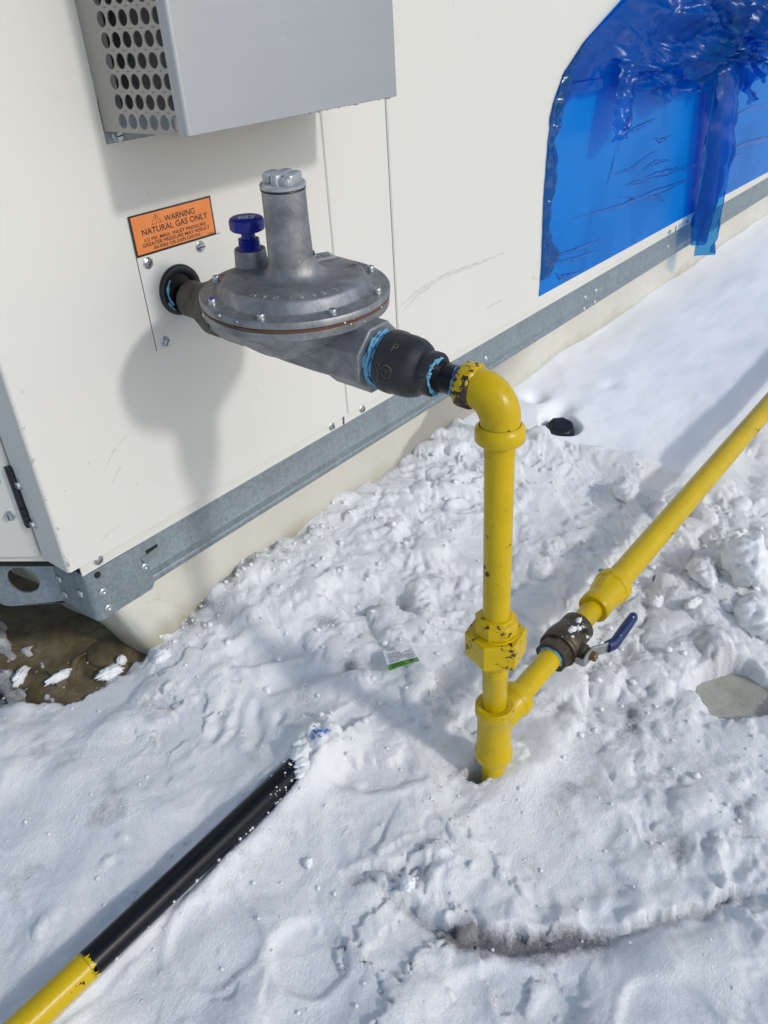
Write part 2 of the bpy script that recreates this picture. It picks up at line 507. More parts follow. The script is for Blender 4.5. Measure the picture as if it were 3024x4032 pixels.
# ------------------------------------------------------------------ mesh building
class MB:
    def __init__(self):
        self.v = []; self.f = []
    def add(self, vs, fs):
        o = len(self.v)
        self.v += [tuple(p) for p in vs]
        self.f += [tuple(i + o for i in f) for f in fs]
        return self
    def box(self, x0, x1, y0, y1, z0, z1):
        vs = [(x, y, z) for z in (z0, z1) for y in (y0, y1) for x in (x0, x1)]
        return self.add(vs, [(0, 2, 3, 1), (4, 5, 7, 6), (0, 1, 5, 4), (2, 6, 7, 3), (0, 4, 6, 2), (1, 3, 7, 5)])
    def lathe(self, prof, org=(0, 0, 0), ax=(0, 0, 1), seg=40, ref=None, phase=0.0, wob=None):
        """prof: list of (radius, t along axis); closed at both ends when radius is 0"""
        a = Vector(ax).normalized()
        rf = Vector(ref) if ref else (Vector((1, 0, 0)) if abs(a.x) < 0.9 else Vector((0, 1, 0)))
        e1 = (rf - a * rf.dot(a)).normalized()
        e2 = a.cross(e1)
        o = Vector(org)
        vs = []; rows = []
        for k, (r, t) in enumerate(prof):
            if r <= 1e-9:
                rows.append([len(vs)]); vs.append(o + a * t)
            else:
                row = []
                for i in range(seg):
                    th = 2 * math.pi * i / seg + phase
                    rr = r * (wob(th, t) if wob else 1)
                    row.append(len(vs)); vs.append(o + a * t + (e1 * math.cos(th) + e2 * math.sin(th)) * rr)
                rows.append(row)
        fs = []
        for A, B in zip(rows, rows[1:]):
            for i in range(seg):
                j = (i + 1) % seg
                if len(A) == 1 and len(B) == 1:
                    continue
                if len(A) == 1:
                    fs.append((A[0], B[j], B[i]))
                elif len(B) == 1:
                    fs.append((A[i], A[j], B[0]))
                else:
                    fs.append((A[i], A[j], B[j], B[i]))
        return self.add(vs, fs)
    def tube(self, path, r, seg=12, flat=None, cap=True):
        """swept tube; r scalar or list; flat=(normal, factor) squashes it along normal"""
        P = [Vector(p) for p in path]
        n = len(P)
        R = r if isinstance(r, (list, tuple)) else [r] * n
        vs = []; fs = []
        prev = None
        for i in range(n):
            t = (P[min(i + 1, n - 1)] - P[max(i - 1, 0)]).normalized()
            if prev is None:
                a = Vector((0, 0, 1)) if abs(t.z) < 0.9 else Vector((1, 0, 0))
                e1 = (a - t * a.dot(t)).normalized()
            else:
                e1 = (prev - t * prev.dot(t)).normalized()
            prev = e1
            e2 = t.cross(e1)
            for k in range(seg):
                th = 2 * math.pi * k / seg
                d = (e1 * math.cos(th) + e2 * math.sin(th)) * R[i]
                if flat:
                    nv = Vector(flat[0]); d = d - nv * d.dot(nv) * (1 - flat[1])
                vs.append(P[i] + d)
        for i in range(n - 1):
            for k in range(seg):
                j = (k + 1) % seg
                fs.append((i * seg + k, i * seg + j, (i + 1) * seg + j, (i + 1) * seg + k))
        if cap:
            fs.append(tuple(reversed(range(seg)))); fs.append(tuple((n - 1) * seg + k for k in range(seg)))
        return self.add(vs, fs)
    def prism(self, poly, o, e1, e2, n, d):
        """polygon (list of 2D) in plane o,e1,e2 extruded by d along n"""
        o, e1, e2, n = Vector(o), Vector(e1), Vector(e2), Vector(n)
        k = len(poly)
        a = [o + e1 * p[0] + e2 * p[1] for p in poly]
        b = [p + n * d for p in a]
        fs = [tuple(range(k)), tuple(reversed(range(k, 2 * k)))]
        for i in range(k):
            j = (i + 1) % k
            fs.append((i, i + k, j + k, j))
        return self.add(a + b, fs)
    def grid(self, fn, nu, nv):
        vs = [fn(i / nu, j / nv) for j in range(nv + 1) for i in range(nu + 1)]
        fs = [(j * (nu + 1) + i, j * (nu + 1) + i + 1, (j + 1) * (nu + 1) + i + 1, (j + 1) * (nu + 1) + i) for j in range(nv) for i in range(nu)]
        return self.add(vs, fs)
    def xf(self, M):
        self.v = [tuple(M @ Vector(p)) for p in self.v]
        return self
    def mesh(self, name):
        me = bpy.data.meshes.new(name)
        me.from_pydata(self.v, [], self.f)
        me.validate()
        bm = bmesh.new(); bm.from_mesh(me)
        bmesh.ops.recalc_face_normals(bm, faces=bm.faces)
        bm.to_mesh(me); bm.free()
        return me

def tag(o, label=None, cat=None, group=None, kind=None):
    if label: o['label'] = label
    if cat: o['category'] = cat
    if group: o['group'] = group
    if kind: o['kind'] = kind
    return o

def link(o, parent=None):
    COL.objects.link(o)
    if parent is not None:
        pm = Matrix.Identity(4)
        chain = []
        p = parent
        while p is not None:
            chain.append(p); p = p.parent
        for q in reversed(chain):
            pm = pm @ q.matrix_parent_inverse @ q.matrix_basis if q.parent else q.matrix_basis.copy()
        o.parent = parent
        o.matrix_parent_inverse = pm.inverted()
    return o

def obj(name, mb, mat, parent=None, sharp=35, bev=0.0, keep=None):
    me = mb if isinstance(mb, bpy.types.Mesh) else mb.mesh(name)
    co = np.empty(len(me.vertices) * 3, dtype=np.float32)
    me.vertices.foreach_get('co', co)
    co = co.reshape(-1, 3)
    c = Vector(((co.min(0) + co.max(0)) / 2).tolist()) if keep is None else Vector(keep)
    me.transform(Matrix.Translation(-c))
    me.materials.append(MAT[mat] if isinstance(mat, str) else mat)
    me.polygons.foreach_set('use_smooth', np.ones(len(me.polygons), dtype=bool))
    me.set_sharp_from_angle(angle=rad(sharp))
    o = bpy.data.objects.new(name, me)
    o.location = c
    if bev:
        b = o.modifiers.new('edge', 'BEVEL'); b.width = bev; b.segments = 2; b.limit_method = 'ANGLE'; b.angle_limit = rad(40)
        b.harden_normals = False
    return link(o, parent)

def empty(name, loc, rot=(0, 0, 0)):
    o = bpy.data.objects.new(name, None)
    o.location = loc
    o.rotation_euler = rot
    o.empty_display_size = 0.03
    COL.objects.link(o)
    return o

def place(me, name, M, parent):
    o = bpy.data.objects.new(name, me)
    o.matrix_basis = M
    return link(o, parent)

def frame(o, z, x=None):
    """matrix whose Z is z at o"""
    z = Vector(z).normalized()
    x = Vector(x) if x else (Vector((1, 0, 0)) if abs(z.x) < 0.9 else Vector((0, 0, 1)))
    x = (x - z * x.dot(z)).normalized()
    y = z.cross(x)
    return Matrix(((x.x, y.x, z.x, o[0]), (x.y, y.y, z.y, o[1]), (x.z, y.z, z.z, o[2]), (0, 0, 0, 1)))

def text_mesh(s, size, extrude=0.0, width=None, align='LEFT'):
    cu = bpy.data.curves.new('lettering', 'FONT')
    cu.body = s; cu.size = size; cu.extrude = extrude; cu.align_x = align
    cu.resolution_u = 3
    cu.offset = size * 0.012
    t = bpy.data.objects.new('lettering', cu)
    COL.objects.link(t)
    me = bpy.data.meshes.new_from_object(t)
    bpy.data.objects.remove(t)
    xs = [v.co.x for v in me.vertices]; ys = [v.co.y for v in me.vertices]
    if width:
        k = width / (max(xs) - min(xs)); x0 = min(xs)
        for v in me.vertices:
            v.co.x = (v.co.x - x0) * k
    return me

def lettering(name, s, cap, M, mat, parent, width=None, extrude=0.0, align='LEFT', cyl=None):
    """cap = capital height; text lies in M's XY plane. cyl=(radius) bends it round M's X.. axis"""
    me = text_mesh(s, cap / 0.69, extrude, width, align)
    if cyl:
        R = cyl
        for v in me.vertices:
            a = v.co.x / R
            h = v.co.z
            v.co = Vector(((R + h) * math.sin(a), v.co.y, (R + h) * math.cos(a) - R))
    me.materials.append(MAT[mat])
    return place(me, name, M, parent)

# shared fastener meshes
def screw_mesh():
    b = MB()
    b.lathe([(0, 0), (0.0060, 0), (0.0060, 0.0006), (0.0050, 0.0013), (0.0, 0.0013)], seg=24)
    b.lathe([(0.0043, 0.0010), (0.0043, 0.0036), (0.0037, 0.0042), (0, 0.0042)], seg=6)
    b.box(-0.0036, 0.0036, -0.00055, 0.00055, 0.0040, 0.0044)
    me = b.mesh('screw')
    me.materials.append(MAT['zinc_screw']); me.materials.append(MAT['dark_void'])
    n = len(me.polygons)
    for i in range(n - 6, n):
        me.polygons[i].material_index = 1
    return me
SCREW = screw_mesh()

def rivet_mesh():
    b = MB()
    b.lathe([(0, 0.0), (0.0058, 0.0), (0.0057, 0.0007), (0.0046, 0.0019), (0.0030, 0.0025), (0.0012, 0.0026), (0.0010, 0.0014), (0, 0.0014)], seg=24)
    me = b.mesh('rivet')
    me.materials.append(MAT['zinc_screw'])
    for p in me.polygons: p.use_smooth = True
    return me
RIVET = rivet_mesh()

def bolt_mesh():
    b = MB()
    b.lathe([(0, 0.0), (0.0042, 0.0), (0.0042, 0.0004), (0.0034, 0.0005), (0.0034, 0.0042), (0.0031, 0.0047), (0.0018, 0.0047), (0.0017, 0.0030), (0, 0.0030)], seg=20)
    me = b.mesh('bolt')
    me.materials.append(MAT['zinc_screw'])
    for p in me.polygons: p.use_smooth = True
    me.set_sharp_from_angle(angle=rad(40))
    return me
BOLT = bolt_mesh()
NEGY = Vector((0, -1, 0))
def on_wall(x, y, z, spin=0.0):
    return frame((x, y, z), NEGY, (math.cos(spin), 0, math.sin(spin)))

# ================================================================== SNOW, DECK
def deck_z(x, y):
    return -0.06 + 0.063 * smooth(-0.30, 0.03, y)

YB_X = np.array([-5, 0.0, 0.20, 0.238, 0.270, 0.304, 0.340, 0.374, 0.41, 0.44, 9])
YB_Y = np.array([0.30, 0.30, 0.17, 0.128, 0.096, 0.070, 0.061, 0.055, 0.050, 0.09, 0.09])

def fine_axis(lo, a, b, hi, step, grow=1.12, cap=0.5):
    mid = list(np.arange(a, b, step))
    l = []; s = step; x = a
    while x > lo:
        s = min(s * grow, cap); x -= s; l.append(x)
    h = []; s = step; x = mid[-1]
    while x < hi:
        s = min(s * grow, cap); x += s; h.append(x)
    return np.array(l[::-1] + mid + h)

XS = fine_axis(-14, 0.02, 1.30, 16, 0.0024, 1.05, 0.7)
YS = fine_axis(-14, -0.78, 0.075, 3.0, 0.0024, 1.10, 0.7)
GX, GY = np.meshgrid(XS, YS)

def seg_dist(px, py, pts):
    """signed-ish distance to a polyline: (dist, side, along)"""
    best = np.full(px.shape, 1e9); side = np.zeros(px.shape); along = np.zeros(px.shape); acc = 0.0
    for (ax, ay), (bx, by) in zip(pts, pts[1:]):
        ex, ey = bx - ax, by - ay
        L = math.hypot(ex, ey)
        t = np.clip(((px - ax) * ex + (py - ay) * ey) / L ** 2, 0, 1)
        dx, dy = px - ax - t * ex, py - ay - t * ey
        dd = np.hypot(dx, dy)
        s = ex * dy - ey * dx
        mk = dd < best
        best = np.where(mk, dd, best); side = np.where(mk, np.sign(s), side); along = np.where(mk, acc + t * L, along)
        acc += L
    return best, side, along

prof_y = np.array([-14, -0.80, -0.62, -0.50, -0.40, -0.31, -0.235, -0.16, -0.09, -0.03, 0.03, 0.08, 0.4])
prof_z = np.array([-0.05, -0.048, -0.043, -0.038, -0.031, -0.010, -0.001, 0.012, 0.028, 0.041, 0.050, 0.052, 0.052])
Z = np.interp(GY, prof_y, prof_z)
# left end: flatter, lower snow
left = 1 - smooth(0.36, 0.56, GX)
Zl = np.interp(GY, [-14, -0.80, -0.5, -0.35, -0.235, -0.1, 0.0, 0.07, 0.3], [-0.05, -0.048, -0.035, -0.018, -0.003, 0.007, 0.013, 0.014, 0.014])
Z = Z * (1 - left) + Zl * left
farx = smooth(1.12, 1.40, GX)
Zf = np.interp(GY, [-14, -0.6, -0.45, -0.31, -0.10, 0.05], [-0.05, -0.045, -0.03, -0.002, 0.034, 0.050])
Z = Z * (1 - farx) + Zf * farx
# zone masks
xb = 1.115 - 0.42 * np.clip(GY, -0.36, 0.1) + 0.03 * perlin(GX * 9, GY * 9, 3)
smoothzone = smooth(-0.015, 0.02, GX - xb) * smooth(-0.43, -0.36, GY)
roughzone = (1 - smoothzone)
clodzone = roughzone * smooth(0.40, 0.62, GX + 0.10 * perlin(GX * 6, GY * 6, 8))
frontright = smooth(0.62, 0.85, GX) * (1 - smooth(-0.50, -0.40, GY))
soft = 1 - smooth(0.30, 0.55, GX - 0.35 * (GY + 0.4))
# broad undulation, then a fractal crust
Z += (0.015 * fbm(GX * 5.5, GY * 5.5, 21, 3, 0.45) * (0.38 + 0.62 * roughzone)) + 0.0013 * fbm(GX * 17, GY * 21, 23, 3) * smoothzone
crust = fbm(GX * 11 + 0.3 * perlin(GX * 19, GY * 19, 33), GY * 11 + 0.3 * perlin(GX * 17, GY * 17, 34), 31, 6, 0.56)
tram = smooth(-0.35, 0.45, perlin(GX * 4.2, GY * 4.2, 36))          # how churned the place is
pressed = np.exp(-(((GX - 0.60) * 0.65 - (GY + 0.54) * 0.76) / 0.20) ** 4 - (((GX - 0.60) * 0.76 + (GY + 0.54) * 0.65) / 0.085) ** 4)
amp_ = (0.0036 + 0.0050 * clodzone + 0.0026 * frontright) * (0.45 + 0.85 * tram) * (1 - 0.6 * pressed)
Z += amp_ * crust * roughzone
pebb = fbm(GX * 62, GY * 62, 43, 4, 0.6)
Z += 0.0008 * np.clip(pebb, -0.15, 2) * roughzone * (0.3 + 1.0 * smooth(-0.1, 0.35, perlin(GX * 8, GY * 8, 83)))
# drag streaks in the foreground, roughly along the diagonal
sx = GX * 0.65 - GY * 0.76; sy = GX * 0.76 + GY * 0.65
Z += 0.0016 * fbm(sx * 7, sy * 30, 61, 3) * roughzone * (1 - clodzone * 0.6) * smooth(-0.1, 0.4, perlin(GX * 5, GY * 5, 62))
# crisp lumps in patches
bil = np.abs(fbm(GX * 17 + 0.35 * perlin(GX * 24, GY * 24, 5), GY * 17, 71, 4, 0.55))
Z += (0.013 * (0.40 - bil)) * clodzone * smooth(-0.1, 0.4, perlin(GX * 6, GY * 6, 77))
# a few broken-crust ledges
l1 = fbm(GX * 7 + 0.5 * perlin(GX * 26, GY * 26, 131), GY * 7, 133, 5, 0.6)
Z += 0.0050 * smooth(0.02, 0.07, l1) * roughzone * smooth(0.0, 0.35, perlin(GX * 3.3, GY * 3.3, 135))
# fine ridge of piled snow at the edge of the untouched part
rd = np.abs(GX - xb + 0.02)
Z += 0.020 * np.exp(-(rd / 0.035) ** 2) * smooth(-0.42, -0.30, GY) * (1 - smooth(-0.02, 0.05, GY)) * (0.6 + 0.8 * np.clip(perlin(GX * 14, GY * 14, 91) + 0.3, 0, 1))
# mound where pipe passes
def bumpz(cx, cy, rx, ry, h, rot=0.0, p=2.0):
    c, s = math.cos(rot), math.sin(rot)
    dx, dy = GX - cx, GY - cy
    a = (dx * c + dy * s) / rx; b = (-dx * s + dy * c) / ry
    return h * np.exp(-(a * a + b * b) ** (p / 2))
Z += bumpz(1.20, -0.27, 0.07, 0.045, 0.020)
Z += bumpz(0.99, -0.49, 0.20, 0.08, 0.020)
Z += bumpz(0.605, -0.425, 0.05, 0.035, 0.012)
# bootprint ring marks in the foreground
for cx, cy, rr, dep in ((0.206, -0.298, 0.043, 0.0022), (0.250, -0.378, 0.036, 0.0042), (0.395, -0.665, 0.045, 0.0035)):
    dd = np.hypot(GX - cx, GY - cy) + 0.003 * perlin(GX * 40, GY * 40, 12)
    Z += -dep * (1 - smooth(rr - 0.006, rr + 0.002, dd)) + 0.0016 * np.exp(-((dd - rr - 0.004) / 0.004) ** 2) * (0.3 + 0.7 * (GX < cx + 0.02))
for cx, cy, rx_, ry_, ro, dep in ((0.66, -0.115, 0.075, 0.030, -0.9, 0.009), (0.50, -0.075, 0.065, 0.028, -0.5, 0.007), (0.80, -0.22, 0.075, 0.032, -1.1, 0.009), (0.93, -0.10, 0.07, 0.03, -0.7, 0.008), (0.44, -0.30, 0.06, 0.026, -0.9, 0.006), (0.72, -0.44, 0.06, 0.028, 0.4, 0.007), (0.33, -0.54, 0.08, 0.034, -0.8, 0.008)):
    c_, s_ = math.cos(ro), math.sin(ro)
    a_ = ((GX - cx) * c_ + (GY - cy) * s_) / rx_; b_ = (-(GX - cx) * s_ + (GY - cy) * c_) / ry_
    q_ = np.sqrt(a_ ** 2 + b_ ** 2) + 0.16 * fbm(GX * 22, GY * 22, 19, 3)
    Z += -dep * (1 - smooth(0.72, 1.05, q_)) + 0.28 * dep * np.exp(-((q_ - 1.15) / 0.16) ** 2) * (0.3 + smooth(-0.3, 0.3, perlin(GX * 20, GY * 20, 20)))
# long step with a dirty trough at the foot of it
groove = [(0.330, -0.385), (0.3464, -0.4178), (0.363, -0.4718), (0.385, -0.5094), (0.423, -0.5527), (0.4994, -0.6253), (0.545, -0.655), (0.60, -0.700)]
wob = 0.007 * perlin(GX * 25, GY * 25, 15) + 0.0035 * fbm(GX * 70, GY * 70, 16, 3)
gmod = 0.25 + 0.95 * smooth(-0.35, 0.4, fbm(GX * 16, GY * 16, 17, 3))
gd, gs, ga = seg_dist(GX, GY, groove)
gside = gs * gd + wob                      # positive = far side
gmask = smooth(0.0, 0.03, ga) * (1 - smooth(0.36, 0.42, ga)) * (gd < 0.2)
Z += gmask * np.where(gside > 0, 0.011 * gmod * np.exp(-gside / 0.05) * smooth(0, 0.006, gside), -0.011 * np.exp(-(-gside / 0.022) ** 2))
g2 = [(0.325, -0.345), (0.365, -0.375), (0.395, -0.41), (0.41, -0.43)]
gd2, gs2, ga2 = seg_dist(GX, GY, g2)
gsd2 = gs2 * gd2 + wob
Z += (gd2 < 0.1) * smooth(0, 0.02, ga2) * (1 - smooth(0.10, 0.13, ga2)) * np.where(gsd2 > 0, 0.009 * np.exp(-gsd2 / 0.03) * smooth(0, 0.005, gsd2), -0.006 * np.exp(-(gsd2 / 0.015) ** 2))
g3_ = [(0.46, -0.12), (0.52, -0.155), (0.575, -0.205), (0.60, -0.23)]
gd3, gs3, ga3 = seg_dist(GX, GY, g3_)
Z -= 0.010 * np.exp(-(gd3 / 0.012) ** 2)
g4 = [(0.70, -0.13), (0.64, -0.20), (0.60, -0.30)]
gd4, _, _ = seg_dist(GX, GY, g4)
Z -= 0.008 * np.exp(-(gd4 / 0.014) ** 2)
# finger-like dents left of the card
for cx, cy, rx, ry, ro in ((0.405, -0.098, 0.021, 0.008, 0.5), (0.392, -0.128, 0.02, 0.007, 0.6), (0.42, -0.135, 0.022, 0.007, 0.7), (0.372, -0.118, 0.016, 0.007, 0.4), (0.40, -0.160, 0.02, 0.007, 0.7), (0.43, -0.165, 0.012, 0.006, 0.6)):
    Z -= bumpz(cx, cy, rx, ry, 0.0065, ro, 2.4)
    Z += bumpz(cx - 0.006, cy - 0.009, rx, ry, 0.003, ro, 2.2)
# rounded clods splatted as an upper envelope
def clod(cx, cy, r, h, el, ro, sink):
    i0, i1 = np.searchsorted(XS, (cx - r * 1.4, cx + r * 1.4)); j0, j1 = np.searchsorted(YS, (cy - r * 1.4, cy + r * 1.4))
    if i1 - i0 < 2 or j1 - j0 < 2: return
    sl = (slice(j0, j1), slice(i0, i1))
    x = GX[sl] - cx; y = GY[sl] - cy
    c, s = math.cos(ro), math.sin(ro)
    a = (x * c + y * s) / r; b = (-x * s + y * c) / (r * el)
    sd_ = int(cx * 9999) & 255
    d = np.sqrt(a * a + b * b) + 0.30 * perlin(GX[sl] * 1.1 / r, GY[sl] * 1.1 / r, sd_) + 0.16 * perlin(GX[sl] * 3.1 / r, GY[sl] * 3.1 / r, sd_ + 3)
    jj = min(max(np.searchsorted(YS, cy), 0), len(YS) - 1); ii = min(max(np.searchsorted(XS, cx), 0), len(XS) - 1)
    top = Z0[jj, ii] - sink + h * np.clip(1 - np.abs(d) ** 2.6, 0, 1) ** 0.6
    k_ = 0.0022
    zz = Z[sl]; hh_ = np.clip(0.5 + 0.5 * (top - zz) / k_, 0, 1)
    Z[sl] = np.where(d < 1.0, zz * (1 - hh_) + top * hh_ + k_ * hh_ * (1 - hh_), zz)
Z0 = Z.copy()
def scatter(n, box, rlo, rhi, zone, hfac=0.75, pw=2.2):
    k = 0; tries = 0
    while k < n and tries < n * 12:
        tries += 1
        cx = RNG.uniform(box[0], box[1]); cy = RNG.uniform(box[2], box[3])
        jj = min(np.searchsorted(YS, cy), len(YS) - 1); ii = min(np.searchsorted(XS, cx), len(XS) - 1)
        if RNG.random() > zone[jj, ii]: continue
        r = rlo + (rhi - rlo) * RNG.random() ** pw
        clod(cx, cy, r, r * RNG.uniform(0.5, 1.0) * hfac, RNG.uniform(0.55, 1.0), RNG.uniform(0, 3.14), r * 0.18)
        k += 1
patch = smooth(-0.15, 0.3, perlin(GX * 7.5, GY * 7.5, 201))
scatter(260, (0.45, 1.22, -0.40, 0.05), 0.005, 0.034, clodzone * patch, 0.55)
scatter(330, (0.62, 1.6, -0.72, -0.34), 0.005, 0.038, roughzone * (0.25 + 0.75 * patch), 0.6)
scatter(150, (0.10, 0.75, -0.72, 0.03), 0.003, 0.012, roughzone * patch * 0.8, 0.55)
scatter(90, (0.42, 1.0, -0.06, 0.052), 0.004, 0.018, np.ones_like(Z), 0.6)
# cavities: riser hole, drain hole, pad window, exposed wet deck
def lower_to(mask, z):
    global Z
    Z = Z * (1 - mask) + z * mask
hr = np.hypot((GX - 0.5185) / 0.013, (GY + 0.389) / 0.012) + 0.15 * perlin(GX * 90, GY * 90, 2)
lower_to(1 - smooth(0.8, 1.25, hr), -0.062)
Z += bumpz(0.55, -0.432, 0.026, 0.018, 0.012, -0.6)
hp = np.hypot((GX - 0.822) / 0.052, (GY + 0.575) / 0.040)
ca, sa = math.cos(-0.5), math.sin(-0.5)
pxr = (GX - 0.829) * ca + (GY + 0.573) * sa; pyr = -(GX - 0.829) * sa + (GY + 0.573) * ca
hp = (np.abs(pxr / 0.050) ** 2.6 + np.abs(pyr / 0.041) ** 2.6) ** (1 / 2.6) + 0.10 * perlin(GX * 45, GY * 45, 6) + 0.05 * perlin(GX * 120, GY * 120, 7)
padhole = 1 - smooth(0.90, 1.12, hp)
lower_to(padhole, -0.066)
hd_ = np.hypot((GX - 1.254) / 0.038, (GY + 0.097) / 0.035) + 0.12 * perlin(GX * 30, GY * 30, 9)
lower_to(1 - smooth(0.75, 1.25, hd_), 0.004)
hd2 = np.hypot((GX - 1.298) / 0.03, (GY + 0.068) / 0.018)
Z -= 0.028 * np.exp(-hd2 ** 2)
Z -= bumpz(1.318, -0.008, 0.022, 0.018, 0.022)
Z -= bumpz(1.46, -0.10, 0.02, 0.016, 0.006)
yb = np.interp(GX, YB_X, YB_Y) + 0.010 * fbm(GX * 22, GY * 22, 51, 3) + 0.004 * perlin(GX * 80, GY * 80, 52)
edge = smooth(-0.010, 0.010, GY - yb)
frost = 0.5 + 0.9 * fbm(GX * 30, GY * 30, 55, 4)
frost_zone = (1 - smooth(0.235, 0.315, GX - 0.30 * (GY - 0.12))) * 1.3
dz = deck_z(GX, GY)
thin = dz - 0.012 + 0.022 * np.clip(frost_zone * smooth(0.1, 0.7, frost) + 0.45 * smooth(0.72, 1.0, frost), 0, 1)
Z = Z * (1 - edge) + thin * edge
under = smooth(0.075, 0.10, GY) * smooth(0.41, 0.43, GX)
Z = Z * (1 - under) + (-0.03) * under
# keep the snow off the lying pipe, bury its far end
pd = np.abs(GY + 0.2356)
ptop = 0.008 + 0.0133
pn = fbm(GX * 55, GY * 55, 4, 3, 0.55)
lev = -0.004 + 0.030 * smooth(0.350, 0.418, GX - 0.35 * (GY + 0.2356)) + 0.0080 * pn * smooth(0.33, 0.38, GX)
Z = np.where((pd < 0.0135) & (GX < 0.45), np.minimum(np.maximum(Z, lev), lev), Z)
burial = smooth(0.360, 0.415, GX - 0.35 * (GY + 0.2356)) * (1 - smooth(0.43, 0.52, GX)) * (1 - smooth(0.010, 0.045, pd))
Z = np.where(pd >= 0.0135, np.maximum(Z, Z * (1 - burial) + burial * (0.021 + 0.006 * pn)), Z)
Z += np.where(GX > 0.375, 1, 0) * bumpz(0.415, -0.24, 0.035, 0.028, 0.003)
bank = np.exp(-((pd - 0.019) / 0.008) ** 2) * (GX < 0.44) * (0.004 + 0.006 * perlin(GX * 24, GY * 5, 14))
Z += bank * (pd > 0.0135)
Z = np.where((padhole < 0.02) & (hr > 1.3) & (edge < 0.02) & (hd_ > 1.3), np.maximum(Z, deck_z(GX, GY) + 0.006), Z)
# micro relief


# dirt map
dirt = 0.16 * np.clip(fbm(GX * 4, GY * 4, 301, 4, 0.6) + 0.05, 0, 1) * roughzone
dirt += 0.30 * np.clip(fbm(GX * 15, GY * 15, 311, 4, 0.6) - 0.28, 0, 1) * roughzone * 1.5
cur = Z - np.interp(GY, prof_y, prof_z)
dirt += 0.38 * frontright * np.clip(fbm(GX * 20, GY * 20, 321, 4, 0.6) + 0.1, 0, 1)
dirt += 0.95 * np.exp(-(np.clip(np.abs(gside + 0.010), 0, 9) / 0.011) ** 2) * smooth(0.05, 0.11, ga) * (1 - smooth(0.20, 0.25, ga)) * (gd < 0.05)
dirt += 0.48 * np.exp(-(np.clip(np.abs(gside + 0.006), 0, 9) / 0.007) ** 2) * gmask * (gd < 0.05)
wallstrip = np.exp(-((GY - 0.040) / 0.022) ** 2) * smooth(0.38, 0.46, GX) * (1 - smooth(0.62, 0.75, GX))
dirt += 0.85 * wallstrip * (0.6 + fbm(GX * 40, GY * 40, 331, 3))
farstrip = np.exp(-((GY - 0.050) / 0.012) ** 2) * smooth(0.7, 0.9, GX)
dirt += 0.45 * farstrip
dirt += 0.75 * edge * (1 - under) * smooth(0.0, 0.5, 0.75 - 0.5 * frost)
dirt += 0.32 * np.exp(-((GY - yb) / 0.012) ** 2) * (GX < 0.5)
for cx, cy, rr, a in ((0.585, -0.115, 0.016, 0.35), (0.64, -0.135, 0.02, 0.3), (0.545, -0.175, 0.010, 0.45), (0.80, -0.10, 0.02, 0.2), (0.50, -0.155, 0.006, 0.4), (0.63, -0.455, 0.03, 0.25), (0.70, -0.50, 0.035, 0.3), (0.66, -0.43, 0.025, 0.25), (0.57, -0.47, 0.03, 0.2), (0.735, -0.485, 0.028, 0.25), (0.34, -0.20, 0.03, 0.22), (0.28, -0.26, 0.03, 0.2), (0.47, -0.50, 0.05, 0.14), (0.56, -0.62, 0.05, 0.2), (1.0, -0.62, 0.05, 0.3), (0.45, -0.33, 0.02, 0.2), (0.508, -0.378, 0.014, 0.4), (0.83, -0.35, 0.03, 0.2), (0.90, -0.50, 0.04, 0.25)):
    dd = np.hypot(GX - cx, GY - cy) / rr
    dirt += a * np.exp(-dd ** 2) * (0.5 + 1.1 * np.clip(fbm(GX * 60, GY * 60, 341, 3) + 0.3, 0, 1))
dirt += 0.10 * pressed * np.clip(fbm(sx * 10, sy * 45, 351, 3) + 0.1, 0, 1)
dirt *= (1 - 0.9 * smoothzone) + 0.9 * smoothzone * farstrip
dirt = np.clip(dirt, 0, 1)

ny, nx = Z.shape
idx = np.arange(nx * ny).reshape(ny, nx)
quads = np.stack([idx[:-1, :-1], idx[:-1, 1:], idx[1:, 1:], idx[1:, :-1]], -1).reshape(-1, 4)
# leave out snow hidden inside the unit's footprint
cx_ = GX[:-1, :-1].ravel(); cy_ = GY[:-1, :-1].ravel()
keepq = ~((cx_ > 0.47) & (cy_ > 0.12))
quads = quads[keepq]
me = bpy.data.meshes.new('snow_ground')
me.vertices.add(nx * ny)
me.vertices.foreach_set('co', np.stack([GX, GY, Z], -1).astype(np.float32).ravel())
me.loops.add(len(quads) * 4); me.loops.foreach_set('vertex_index', quads.astype(np.int32).ravel())
me.polygons.add(len(quads))
me.polygons.foreach_set('loop_start', np.arange(0, len(quads) * 4, 4, dtype=np.int32))
me.polygons.foreach_set('loop_total', np.full(len(quads), 4, dtype=np.int32))
me.polygons.foreach_set('use_smooth', np.ones(len(quads), dtype=bool))
me.update(calc_edges=True)
for nm, arr in (('dirt', dirt), ('rough', 0.25 + 0.75 * roughzone), ('ice', np.clip(frontright + 0.3 * clodzone, 0, 1)), ('slush', np.clip(roughzone * (0.35 + 0.9 * perlin(GX * 5, GY * 5, 401) + 0.25 * frontright), 0, 1))):
    a = me.attributes.new(nm, 'FLOAT', 'POINT'); a.data.foreach_set('value', arr.astype(np.float32).ravel())
me.materials.append(MAT['snow'])
snow = bpy.data.objects.new('snow_ground', me)
COL.objects.link(snow)
tag(snow, 'trampled white snow covering the flat roof', kind='structure')

def snow_z(x, y):
    i = min(max(np.searchsorted(XS, x), 1), len(XS) - 1); j = min(max(np.searchsorted(YS, y), 1), len(YS) - 1)
    return float(max(Z[j, i], Z[j - 1, i - 1], deck_z(np.array(x), np.array(y))))

